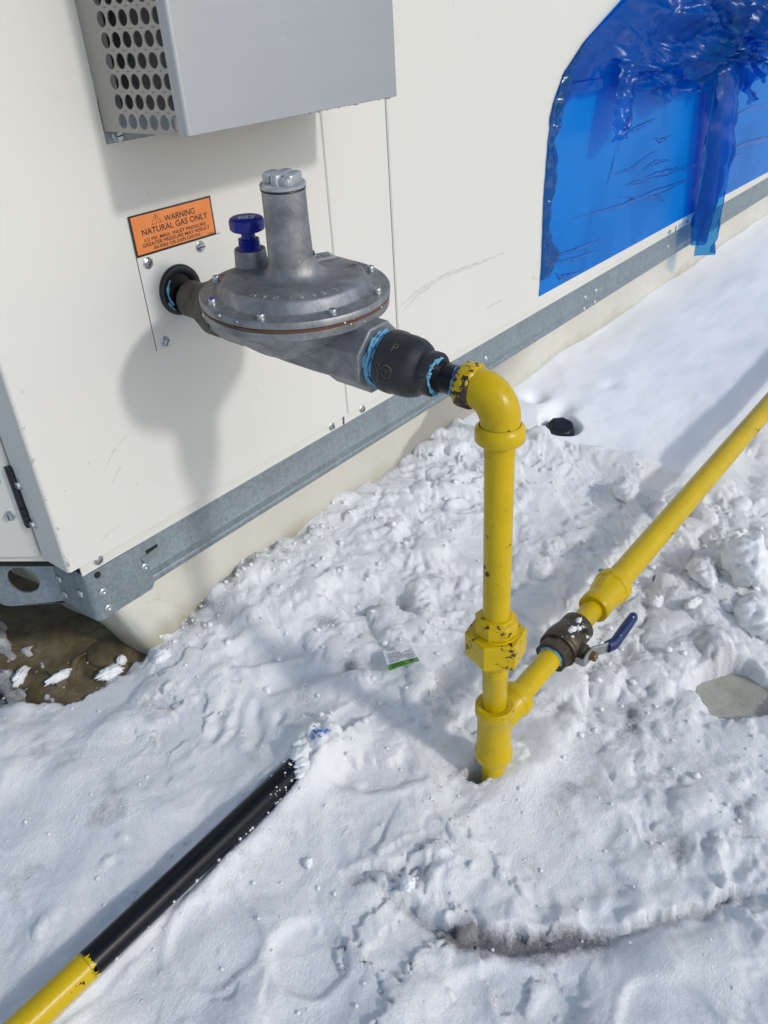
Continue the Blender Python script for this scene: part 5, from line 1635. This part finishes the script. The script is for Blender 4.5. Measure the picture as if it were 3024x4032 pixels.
obj('tee_branch', MB().lathe([(0, 0.0), (0.0176, 0.0), (0.0178, 0.0345), (0.0196, 0.0372), (0.0205, 0.0390), (0.0205, 0.0490), (0.0196, 0.0502), (0.0134, 0.0502)], (RX, RY, ZB), (1, 0, 0), 48), 'yellow_paint_clean', tee, sharp=45)
drips = MB()
for (an_, L_, w_) in ((214, 0.0035, 1.2), (238, 0.0014, 2.2), (262, 0.0050, 1.0), (285, 0.0012, 2.6), (304, 0.0026, 1.3)):
    a = rad(an_)
    drips.lathe([(0, 0.0008), (0.0010 * w_, 0.0003), (0.0010 * w_, -0.0008), (0.0008, -L_), (0, -L_ - 0.0006)], (RX + 0.0200 * math.cos(a), RY + 0.0200 * math.sin(a), 0.0818), (0, 0, 1), 8)
obj('paint_drips', drips, 'yellow_paint_clean', tee, sharp=80)
vl([(0, -0.07), (0.0128, -0.07), (0.0128, 0.010)], 'yellow_paint_clean', 'drip_leg')
def hx(prof, mat, name, parent=gas, seg=48, sharp=45, bev=0.0, **kw):
    return obj(name, MB().lathe(prof, (RX, RY, ZB), (1, 0, 0), seg, **kw), mat, parent, sharp=sharp, bev=bev)
hx([(0.0133, 0.045), (0.0133, 0.1275)], 'yellow_paint_clean', 'branch_pipe')
hx([(0.0133, 0.195), (0.0133, 0.2030), (0.0138, 0.2036), (0.0133, 0.2045), (0.0133, 0.2400)], 'yellow_paint_clean', 'branch_pipe')
coup = hx([(0.0134, 0.2340), (0.0188, 0.2340), (0.0200, 0.2352), (0.0202, 0.2470), (0.0196, 0.2500), (0.0188, 0.2530), (0.0190, 0.2580), (0.0205, 0.2650), (0.0222, 0.2720), (0.0228, 0.2790), (0.0222, 0.2830), (0.0240, 0.2845), (0.0245, 0.2860), (0.0245, 0.2965), (0.0236, 0.2985), (0.0168, 0.2985)], 'yellow_paint_clean', 'reducing_coupling', seg=64, wob=lambda th, t: 1 + (0.06 * max(0, math.cos(4 * th + 0.5)) ** 8 if 0.262 < t < 0.284 else 0))
smear('sealant_dab', 'pipe_dope', coup, [(RX + 0.298, RY + 0.017, ZB + 0.016), (RX + 0.299, RY + 0.022, ZB + 0.0135), (RX + 0.2985, RY + 0.0245, ZB + 0.010)], 0.0022, None, 0.6, 44)
hx([(0.0170, 0.295), (0.0170, 4.6)], 'yellow_paint_clean', 'supply_pipe', seg=56)

# ---- ball valve
valve = tag(empty('ball_valve', (RX + 0.16, RY, ZB)), 'weathered brass ball valve with a blue-gripped lever on the lower yellow pipe', 'ball valve')
hx([(0.0136, 0.1250), (0.0196, 0.1250), (0.0212, 0.1262), (0.0212, 0.1405), (0.0200, 0.1420)], 'weathered_brass', 'hex_end', valve, 8, 20, 0.0006, phase=0.1)
vb = hx([(0.0135, 0.1405), (0.0232, 0.1408), (0.0240, 0.1420), (0.0240, 0.1460), (0.0236, 0.1470), (0.0243, 0.1480), (0.0245, 0.1560), (0.0238, 0.1650), (0.0220, 0.1730), (0.0206, 0.1780), (0.0204, 0.1800), (0.0210, 0.1815), (0.0208, 0.1935), (0.0196, 0.1950), (0.0135, 0.1950)], 'weathered_brass', 'valve_body', valve, 56, 40)
def dope_x(s, r, a0, a1, th, mat, parent, seed):
    return smear('sealant_bead', mat, parent, [(RX + s, RY + r * math.cos(a), ZB + r * math.sin(a)) for a in np.linspace(a0, a1, 12)], th, None, 0.5, seed)
dope_x(0.1242, 0.0142, rad(-30), rad(200), 0.0011, 'pipe_dope', vb, 51)
dope_x(0.1252, 0.0150, rad(60), rad(200), 0.0009, 'dope_dark', vb, 52)
SXv = RX + 0.156
obj('stem_neck', MB().lathe([(0, 0.0), (0.0105, 0.0), (0.0102, 0.0290), (0.0085, 0.0300), (0.0085, 0.0345), (0.0045, 0.0350), (0.0045, 0.0420), (0, 0.0420)], (SXv, RY, ZB), (0, -1, 0), 28), 'weathered_brass', valve, sharp=40)
obj('stop_pin', MB().lathe([(0, 0.018), (0.0030, 0.018), (0.0030, 0.0265), (0.0022, 0.0275), (0, 0.0275)], (SXv + 0.0135, RY + 0.001, ZB + 0.006), (0.25, -0.9, 0.45), 16), 'weathered_brass', valve)
obj('lever_nut', MB().lathe([(0, 0.0365), (0.0066, 0.0365), (0.0066, 0.0425), (0.0058, 0.0435), (0, 0.0435)], (SXv, RY, ZB), (0, -1, 0), 6, phase=0.3), 'bronze', valve, sharp=20, bev=0.0005)
# lever: a bent strip
def strap(path, w, th):
    """flat bar following path; width along local Z, thickness across"""
    P = [Vector(p) for p in path]
    vs = []; fs = []
    n = len(P)
    W_ = w if isinstance(w, list) else [w] * n
    for i in range(n):
        t = (P[min(i + 1, n - 1)] - P[max(i - 1, 0)]).normalized()
        zz = Vector((0, 0, 1)); zz = (zz - t * zz.dot(t)).normalized()
        nn_ = t.cross(zz)
        for (a, c) in ((-0.5, -0.5), (0.5, -0.5), (0.5, 0.5), (-0.5, 0.5)):
            vs.append(P[i] + zz * W_[i] * a + nn_ * th * c)
    for i in range(n - 1):
        for k in range(4):
            q = (k + 1) % 4
            fs.append((i * 4 + k, i * 4 + q, (i + 1) * 4 + q, (i + 1) * 4 + k))
    fs.append((3, 2, 1, 0)); fs.append(tuple((n - 1) * 4 + k for k in range(4)))
    return MB().add(vs, fs)
ly = RY - 0.0352
lever = obj('lever', strap([(SXv - 0.0170, ly, ZB - 0.001), (SXv - 0.010, ly, ZB), (SXv + 0.004, ly, ZB), (SXv + 0.008, ly - 0.0006, ZB), (SXv + 0.0125, ly - 0.0045, ZB + 0.0005), (SXv + 0.017, ly - 0.0085, ZB + 0.001), (SXv + 0.0205, ly - 0.0097, ZB + 0.001), (SXv + 0.0275, ly - 0.0120, ZB + 0.0005)], [0.010, 0.0155, 0.0165, 0.0155, 0.0145, 0.014, 0.014, 0.0135], 0.0030), 'stainless_lever', valve, sharp=40, bev=0.0005)
obj('lever_tab', MB().box(SXv - 0.0185, SXv - 0.0160, ly - 0.001, ly + 0.010, ZB - 0.0045, ZB + 0.0035), 'stainless_lever', lever, bev=0.0004)
gp = [(SXv + 0.0235, ly - 0.0105, ZB + 0.0006), (SXv + 0.030, ly - 0.0128, ZB), (SXv + 0.0345, ly - 0.0142, ZB - 0.0002), (SXv + 0.0395, ly - 0.0147, ZB + 0.0010), (SXv + 0.050, ly - 0.0150, ZB + 0.003), (SXv + 0.068, ly - 0.0153, ZB + 0.0055), (SXv + 0.084, ly - 0.0155, ZB + 0.0075), (SXv + 0.0875, ly - 0.0155, ZB + 0.008)]
obj('grip', MB().tube(gp, [0.0078, 0.0081, 0.0081, 0.0079, 0.0079, 0.0079, 0.0072, 0.0045], 20, ((0, 1, 0), 0.80)), 'blue_grip', lever, sharp=40)

def lump_mesh(seed, sx, sy, sz, sub=3, amp=0.22, freq=1.6, facet=0.0):
    bm = bmesh.new()
    bmesh.ops.create_icosphere(bm, subdivisions=sub, radius=1.0)
    for v_ in bm.verts:
        p = v_.co.copy()
        a = np.array([p.x * freq + seed * 3.7]); c = np.array([p.y * freq + p.z * 1.3 * freq - seed])
        d = 1 + amp * float(fbm(a, c, seed, 4, 0.55)[0]) + 0.5 * amp * float(perlin(a * 3, c * 3, seed + 7)[0])
        if facet:
            for q in ((0.9, 0.3, 0.3), (-0.8, 0.5, 0.2), (0.1, -0.95, 0.3), (0.1, 0.2, 0.97), (-0.5, -0.6, 0.6)):
                pq = p.dot(Vector(q).normalized())
                if pq > facet: d *= facet / pq * 0.5 + 0.5
        v_.co = Vector((p.x * d * sx, p.y * d * sy, p.z * d * sz))
    me = bpy.data.meshes.new('snow_chunk')
    bm.to_mesh(me); bm.free()
    for pl_ in me.polygons: pl_.use_smooth = True
    me.materials.append(MAT['snow_lump'])
    return me

# snow resting on the valve body
sv = MB(); RS = random.Random(31)
def crumb(mb, x, y, z, s, rs):
    mb.lathe([(0, -s * 0.6), (s * rs.uniform(0.7, 1), -s * 0.2), (s * rs.uniform(0.6, 1), s * 0.35), (0, s * rs.uniform(0.5, 0.9))], (x, y, z), (rs.uniform(-1, 1), rs.uniform(-1, 1), 1.2), 6, phase=rs.uniform(0, 3))
def lump_into(mb, c, sx, sy, sz, seed, amp=0.5):
    bm = bmesh.new(); bmesh.ops.create_icosphere(bm, subdivisions=3, radius=1.0)
    bm.verts.ensure_lookup_table()
    P = np.array([v_.co[:] for v_ in bm.verts])
    d_ = 1 + amp * fbm(P[:, 0] * 1.7 + seed, P[:, 1] * 1.7 + P[:, 2] * 1.3, seed, 4, 0.6)
    vs_ = [(c[0] + p[0] * q * sx, c[1] + p[1] * q * sy, c[2] + p[2] * q * sz) for p, q in zip(P, d_)]
    mb.add(vs_, [tuple(v_.index for v_ in f_.verts) for f_ in bm.faces]); bm.free()
for (u, an_, sx_, sy_, sz_, sd_) in ((0.160, 108, 0.0062, 0.0042, 0.0024, 1), (0.169, 118, 0.0050, 0.0040, 0.0024, 2), (0.183, 104, 0.0048, 0.0034, 0.0026, 3), (0.178, 128, 0.0026, 0.0022, 0.0015, 4), (0.152, 122, 0.0022, 0.002, 0.0013, 5), (0.176, 165, 0.003, 0.002, 0.0024, 6)):
    a = rad(an_); r_ = 0.0240 if u < 0.163 else (0.0225 if u < 0.172 else 0.0206)
    lump_into(sv, (RX + u, RY + r_ * math.cos(a), ZB + r_ * math.sin(a)), sx_, sy_, sz_, sd_)
for k in range(16):
    u = RS.gauss(0.168, 0.011); a = rad(RS.gauss(115, 18))
    r_ = 0.0235 if u < 0.168 else 0.0208
    crumb(sv, RX + u, RY + r_ * math.cos(a), ZB + r_ * math.sin(a), RS.uniform(0.0005, 0.0012), RS)
for k in range(14):
    u = RS.uniform(0.165, 0.185); a = rad(RS.uniform(150, 195))
    crumb(sv, RX + u, RY + 0.0215 * math.cos(a), ZB + 0.0215 * math.sin(a), RS.uniform(0.0006, 0.0016), RS)
svo = obj('snow_dusting', sv, 'snow_lump', valve, sharp=80); svo['kind'] = 'stuff'
gd_ = MB()
for k in range(22):
    t = RS.uniform(0.3, 0.95)
    i = min(int(t * 7), 6); f = t * 7 - i
    p = Vector(gp[i]).lerp(Vector(gp[i + 1]), f)
    crumb(gd_, p.x, p.y + RS.uniform(-0.003, 0.001), p.z + 0.0065, RS.uniform(0.0004, 0.0011), RS)
gdo = obj('snow_dusting', gd_, 'white_specks', valve, sharp=80); gdo['kind'] = 'stuff'

# ------------------------------------------------------------------ pipe lying in the snow
lp = tag(empty('loose_pipe', (0.2, -0.2356, -0.005)), 'black steel pipe with a yellow painted end, half sunk in the snow', 'pipe')
PY_, PZ_ = -0.2356, 0.008
b = MB().lathe([(0, 0.1181), (0.0133, 0.1181), (0.0133, 0.44), (0, 0.44)], (0, PY_, PZ_), (1, 0, 0), 48)
obj('black_length', b, 'black_lacquer', lp, sharp=50)
b = MB().lathe([(0.01345, -0.9), (0.01345, 0.1150)] , (0, PY_, PZ_), (1, 0, 0), 48)
# ragged paint edge
nb = 48
vs = []; fs = []
RP = random.Random(8)
edge_x = [0.1181 + RP.uniform(-0.0035, 0.0030) + 0.003 * math.sin(k * 0.5) for k in range(nb)]
for k in range(nb):
    a = 2 * math.pi * k / nb
    e1, e2 = Vector((0, 1, 0)), Vector((0, 0, 1))
    dvec = e1 * math.cos(a) + e2 * math.sin(a)
    vs += [Vector((0.1140, PY_, PZ_)) + dvec * 0.01345, Vector((edge_x[k], PY_, PZ_)) + dvec * 0.01345]
for k in range(nb):
    q = (k + 1) % nb
    fs.append((2 * k, 2 * q, 2 * q + 1, 2 * k + 1))
b.add(vs, fs)
obj('yellow_end', b, 'yellow_paint_clean', lp, sharp=50)

# snow clinging to the buried end
cl = MB()
for k in range(46):
    t = RS.random() ** 1.3
    x = 0.392 - 0.055 * t
    a = rad(RS.gauss(60 if t < 0.35 else 20, 45))
    if RS.random() < 0.6 * t and a > rad(70): continue
    crumb(cl, x, PY_ - 0.0134 * math.cos(a), PZ_ + 0.0134 * math.sin(a), RS.uniform(0.0004, 0.0013 + 0.0012 * (1 - t)), RS)
for k in range(16):
    x = RS.uniform(0.13, 0.385); a = rad(RS.uniform(-30, -5))
    crumb(cl, x, PY_ - 0.0138 * math.cos(a), PZ_ + 0.0138 * math.sin(a), RS.uniform(0.0008, 0.0026), RS)
clo = obj('snow_crust', cl, 'snow_lump', lp, sharp=80); clo['kind'] = 'stuff'
bl = MB()
for k in range(46):
    x, y = RS.gauss(0.427, 0.0050), RS.gauss(-0.236, 0.0040)
    crumb(bl, x, y, snow_z(x, y) + 0.0002, RS.uniform(0.0006, 0.0019), RS)
tipc = MB()
for (x_, dy_, sx_, sd_) in ((0.398, 0.000, 0.012, 11), (0.389, -0.009, 0.010, 12), (0.405, 0.009, 0.010, 13), (0.381, -0.013, 0.008, 14), (0.392, 0.010, 0.006, 15)):
    lump_into(tipc, (x_, PY_ + dy_, snow_z(x_ + 0.012, PY_ + dy_) - 0.004), sx_, sx_ * 0.8, sx_ * 0.55, sd_, 0.45)
tco = obj('snow_clumps', tipc, 'snow_lump', lp, sharp=80); tco['kind'] = 'stuff'
blo = obj('blue_marking', bl, 'blue_chalk', lp, sharp=80); blo['kind'] = 'stuff'

# ------------------------------------------------------------------ product card in a clear bag
tagp = [Vector((0.5803, -0.2044)), Vector((0.6098, -0.2276)), Vector((0.5952, -0.2519)), Vector((0.5590, -0.2311))]
tz = max(snow_z(p.x, p.y) for p in tagp + [sum(tagp, Vector((0, 0))) / 4]) * 0.7 + 0.3 * 0.006
card = tag(empty('product_card', (0.586, -0.229, tz)), 'small white and green product card in a torn clear bag on the snow', 'card')
e1 = (tagp[2] - tagp[3]); e1l = e1.length; e1.normalize()
CZ = tz + 0.0018
def cpt(u, v, dz=0.0):
    """u along the long edge, v from the green edge to the top edge"""
    lo = tagp[3].lerp(tagp[2], u); hi = tagp[0].lerp(tagp[1], u)
    p = lo.lerp(hi, v)
    return Vector((p.x, p.y, CZ + dz + 0.0012 * math.sin(3 * u + 2 * v) + 0.002 * v))
def cgrid(v0, v1, th):
    b = MB().grid(lambda u, w: cpt(u, v0 + (v1 - v0) * w, th), 10, 6)
    b.grid(lambda u, w: cpt(u, v0 + (v1 - v0) * w, th - 0.0005), 10, 6)
    return b
obj('paper', cgrid(0.27, 1.0, 0.0), 'card_white', card)
obj('green_band', cgrid(0.0, 0.2695, 0.0002), 'card_green', card)
pr_ = MB()
def bar(u0, u1, v0, v1):
    pr_.grid(lambda u, w: cpt(u0 + (u1 - u0) * u, v0 + (v1 - v0) * w, 0.0005), 6, 1)
RPn = random.Random(77)
for k, v_ in enumerate((0.955, 0.80, 0.755, 0.71, 0.64, 0.595, 0.55, 0.50, 0.45)):
    u = 0.12
    end = 0.92 if k not in (0, 4) else 0.6
    while u < end:
        w_ = RPn.uniform(0.03, 0.13)
        bar(u, min(u + w_, end), v_ - 0.010, v_ + 0.010)
        u += w_ + RPn.uniform(0.012, 0.03)
for (a_, b_, c_, d_) in ((0.08, 0.95, 0.895, 0.905), (0.08, 0.95, 0.395, 0.405), (0.075, 0.083, 0.40, 0.90), (0.947, 0.955, 0.40, 0.90), (0.10, 0.42, 0.33, 0.36), (0.66, 0.90, 0.33, 0.36), (0.70, 0.84, 0.10, 0.20), (0.10, 0.52, 0.15, 0.19), (0.12, 0.58, 0.07, 0.10)):
    bar(a_, b_, c_, d_)
obj('fine_print', pr_, 'black_print', card)
def bagf(seed, cx, cy, rx, ry, rot, h):
    c, s = math.cos(rot), math.sin(rot)
    def fn(u, v):
        a = (u - 0.5) * 2; b_ = (v - 0.5) * 2
        x = cx + a * rx * c - b_ * ry * s; y = cy + a * rx * s + b_ * ry * c
        cr_ = crumple(u * 0.8, v * 0.8, seed)
        return (x, y, max(snow_z(x, y), CZ - 0.002) + 0.001 + h * cr_ * (1 - max(abs(a), abs(b_)) ** 4 * 0.6))
    return MB().grid(fn, 60, 30)
obj('clear_bag', bagf(3, 0.586, -0.236, 0.062, 0.024, rad(-48), 0.010), 'clear_film', card, sharp=60)

# ------------------------------------------------------------------ black plastic drain cap in a melted hole
drn = tag(empty('drain_cap', (1.256, -0.0955, -0.012)), 'black perforated plastic cap sitting in a melted hole in the smooth snow', 'drain cap')
DCX, DCY, DCZ = 1.2560, -0.0955, 0.018
b = MB().lathe([(0, -0.03), (0.0275, -0.03), (0.0275, 0.003), (0.0245, 0.0085), (0, 0.0115)], (DCX, DCY, DCZ), (-0.20, -0.16, 1), 8, phase=0.3)
dc = obj('cap_body', b, 'drain_plastic', drn, sharp=25, bev=0.001)
for (dx_, dy_) in ((0.006, 0.0), (-0.010, -0.008), (0.012, -0.010), (0.0, 0.014), (-0.014, 0.006)):
    obj('drain_hole', MB().lathe([(0, 0), (0.0042, 0), (0.0042, 0.0008), (0, 0.0008)], (DCX + dx_, DCY + dy_, DCZ + 0.0103 + 0.20 * dx_ + 0.16 * dy_), (-0.20, -0.16, 1), 16), 'dark_void', dc)

# ------------------------------------------------------------------ loose chunks of snow
def chunk(x, y, sx, sy, sz, seed, label, rot=0.0, z=None, facet=0.0, amp=0.22):
    me = lump_mesh(seed, sx, sy, sz, 4, amp, 1.9, facet)
    o = bpy.data.objects.new('snow_chunk', me)
    zz = snow_z(x, y) if z is None else z
    o.location = (x, y, zz + sz * 0.45)
    o.rotation_euler = (0, 0, rot)
    COL.objects.link(o)
    tag(o, label, 'snow chunk', 'loose chunks of snow')
chunk(0.2830, 0.1640, 0.019, 0.007, 0.008, 2, 'elongated snow chunk at the far left of the wet brown patch', 0.6, 0.003, 0.75, 0.30)
chunk(0.3130, 0.1210, 0.020, 0.006, 0.007, 3, 'slender white snow chunk in the middle of the wet brown patch', -0.15, 0.003, 0.75, 0.30)
chunk(0.3555, 0.0690, 0.019, 0.0085, 0.008, 4, 'rounded snow chunk on the snow edge below the unit corner', -0.3, 0.005, 0.75, 0.30)
chunk(0.3785, 0.0770, 0.0075, 0.0065, 0.007, 5, 'small bright snow ball next to the round membrane patch', 0.2, 0.004)
chunk(0.4080, 0.0250, 0.014, 0.013, 0.014, 6, 'snow lump leaning against the pointed curb corner', 0.4, 0.010)
chunk(0.5330, 0.0330, 0.020, 0.008, 0.014, 7, 'snow clump stuck to the curb under the rail', 0.2, 0.030, 0.0, 0.4)
chunk(1.0350, -0.5120, 0.048, 0.034, 0.034, 8, 'large bright snow block at the right edge beyond the blue lever', 0.4, None, 0.62)
chunk(0.9580, -0.5530, 0.038, 0.027, 0.026, 9, 'rounded icy block at the right edge in front of the largest snow block', 0.9, None, 0.66)
chunk(0.9560, -0.5150, 0.012, 0.007, 0.007, 10, 'small oblong ice piece between the two large snow blocks', 0.9, None, 0.7)
chunk(1.0000, -0.4640, 0.034, 0.022, 0.018, 12, 'flat icy slab beside the long yellow pipe', 0.5, None, 0.6)
chunk(0.9210, -0.4790, 0.013, 0.0075, 0.008, 13, 'small oval snow piece below the flat icy slab', -0.4, None, 0.7)
chunk(0.9120, -0.4330, 0.015, 0.009, 0.008, 14, 'grey translucent ice chip right beside the pipe coupling', 0.0, None, 0.6)
chunk(1.1150, -0.2900, 0.026, 0.019, 0.018, 15, 'rounded snow clod on the ridge behind the long pipe', 0.6, None, 0.0)
chunk(0.3180, -0.3130, 0.006, 0.005, 0.005, 17, 'small tan ice pebble in the snow near the black pipe', 0.3, None, 0.6)
chunk(0.3550, -0.4130, 0.0085, 0.007, 0.007, 18, 'round snow ball at the start of the long trough', 0.3, None, 0.0)
chunk(0.4560, -0.1160, 0.006, 0.006, 0.005, 19, 'marble-sized ice ball above the finger-like dents', 0.3, None, 0.5)

# crumbs too many to count
cr_mb = MB(); RK = random.Random(99)
def crumbs(n, x0, x1, y0, y1, s0, s1, p=2.5):
    for _ in range(n):
        x, y = RK.uniform(x0, x1), RK.uniform(y0, y1)
        if abs(y - PY_) < 0.016 and x < 0.44: continue
        if math.hypot(x - RX, y - RY) < 0.022: continue
        if math.hypot(x - 0.829, y + 0.573) < 0.062: continue
        i = min(np.searchsorted(XS, x), len(XS) - 1); j = min(np.searchsorted(YS, y), len(YS) - 1)
        if smoothzone[j, i] > 0.3 or (0.563 < x < 0.607 and -0.252 < y < -0.204): continue
        s = s0 + (s1 - s0) * RK.random() ** p
        crumb(cr_mb, x, y, snow_z(x, y) + s * 0.25, s, RK)
crumbs(260, 0.45, 1.2, -0.40, 0.045, 0.0012, 0.0060)
crumbs(170, 0.62, 1.2, -0.72, -0.36, 0.0012, 0.0070)
crumbs(300, 0.12, 0.65, -0.70, 0.04, 0.0008, 0.0030)
crumbs(22, 0.18, 0.36, 0.05, 0.16, 0.0008, 0.0030)
crumbs(70, 0.42, 0.80, 0.0, 0.045, 0.0012, 0.0050)
cro = obj('snow_crumbs', cr_mb, 'snow_lump', None, sharp=100, keep=(0, 0, 0))
tag(cro, 'scattered crumbs of snow over the trampled surface', kind='stuff')

# dark specks of debris
db = MB()
def specks(n, cx, cy, sx, sy, s0, s1):
    for _ in range(n):
        x, y = RK.gauss(cx, sx), RK.gauss(cy, sy)
        z = snow_z(x, y) + 0.0012
        s = RK.uniform(s0, s1); a = RK.uniform(0, 3.14)
        c, d_ = math.cos(a) * s, math.sin(a) * s
        w_ = RK.uniform(0.2, 0.5)
        db.add([(x - c, y - d_, z), (x + d_ * w_, y - c * w_, z + 0.0004), (x + c, y + d_, z), (x - d_ * w_, y + c * w_, z + 0.0006)], [(0, 1, 2), (0, 2, 3)])
specks(46, 0.475, -0.37, 0.028, 0.035, 0.0005, 0.0016)
specks(26, 0.60, -0.46, 0.08, 0.05, 0.0004, 0.0013)
specks(30, 0.45, -0.40, 0.22, 0.16, 0.0003, 0.0011)
specks(14, 0.56, -0.14, 0.06, 0.05, 0.0005, 0.0015)
dbo = obj('debris_specks', db, 'leaf_speck', None, keep=(0, 0, 0))
tag(dbo, 'tiny dark specks of debris on the snow', kind='stuff')
for (pts, lbl) in (([(0.3075, 0.1435, 0.007), (0.3065, 0.1380, 0.010), (0.3060, 0.1330, 0.008)], 'dark green twig above the slender snow chunk'), ([(0.3005, 0.1105, 0.008), (0.2990, 0.1065, 0.012), (0.2985, 0.1030, 0.009)], 'short dark green twig below the slender snow chunk')):
    t_ = obj('twig', MB().tube(pts, [0.0014, 0.0018, 0.0008], 7), 'twig_bark', None)
    tag(t_, lbl, 'twig')
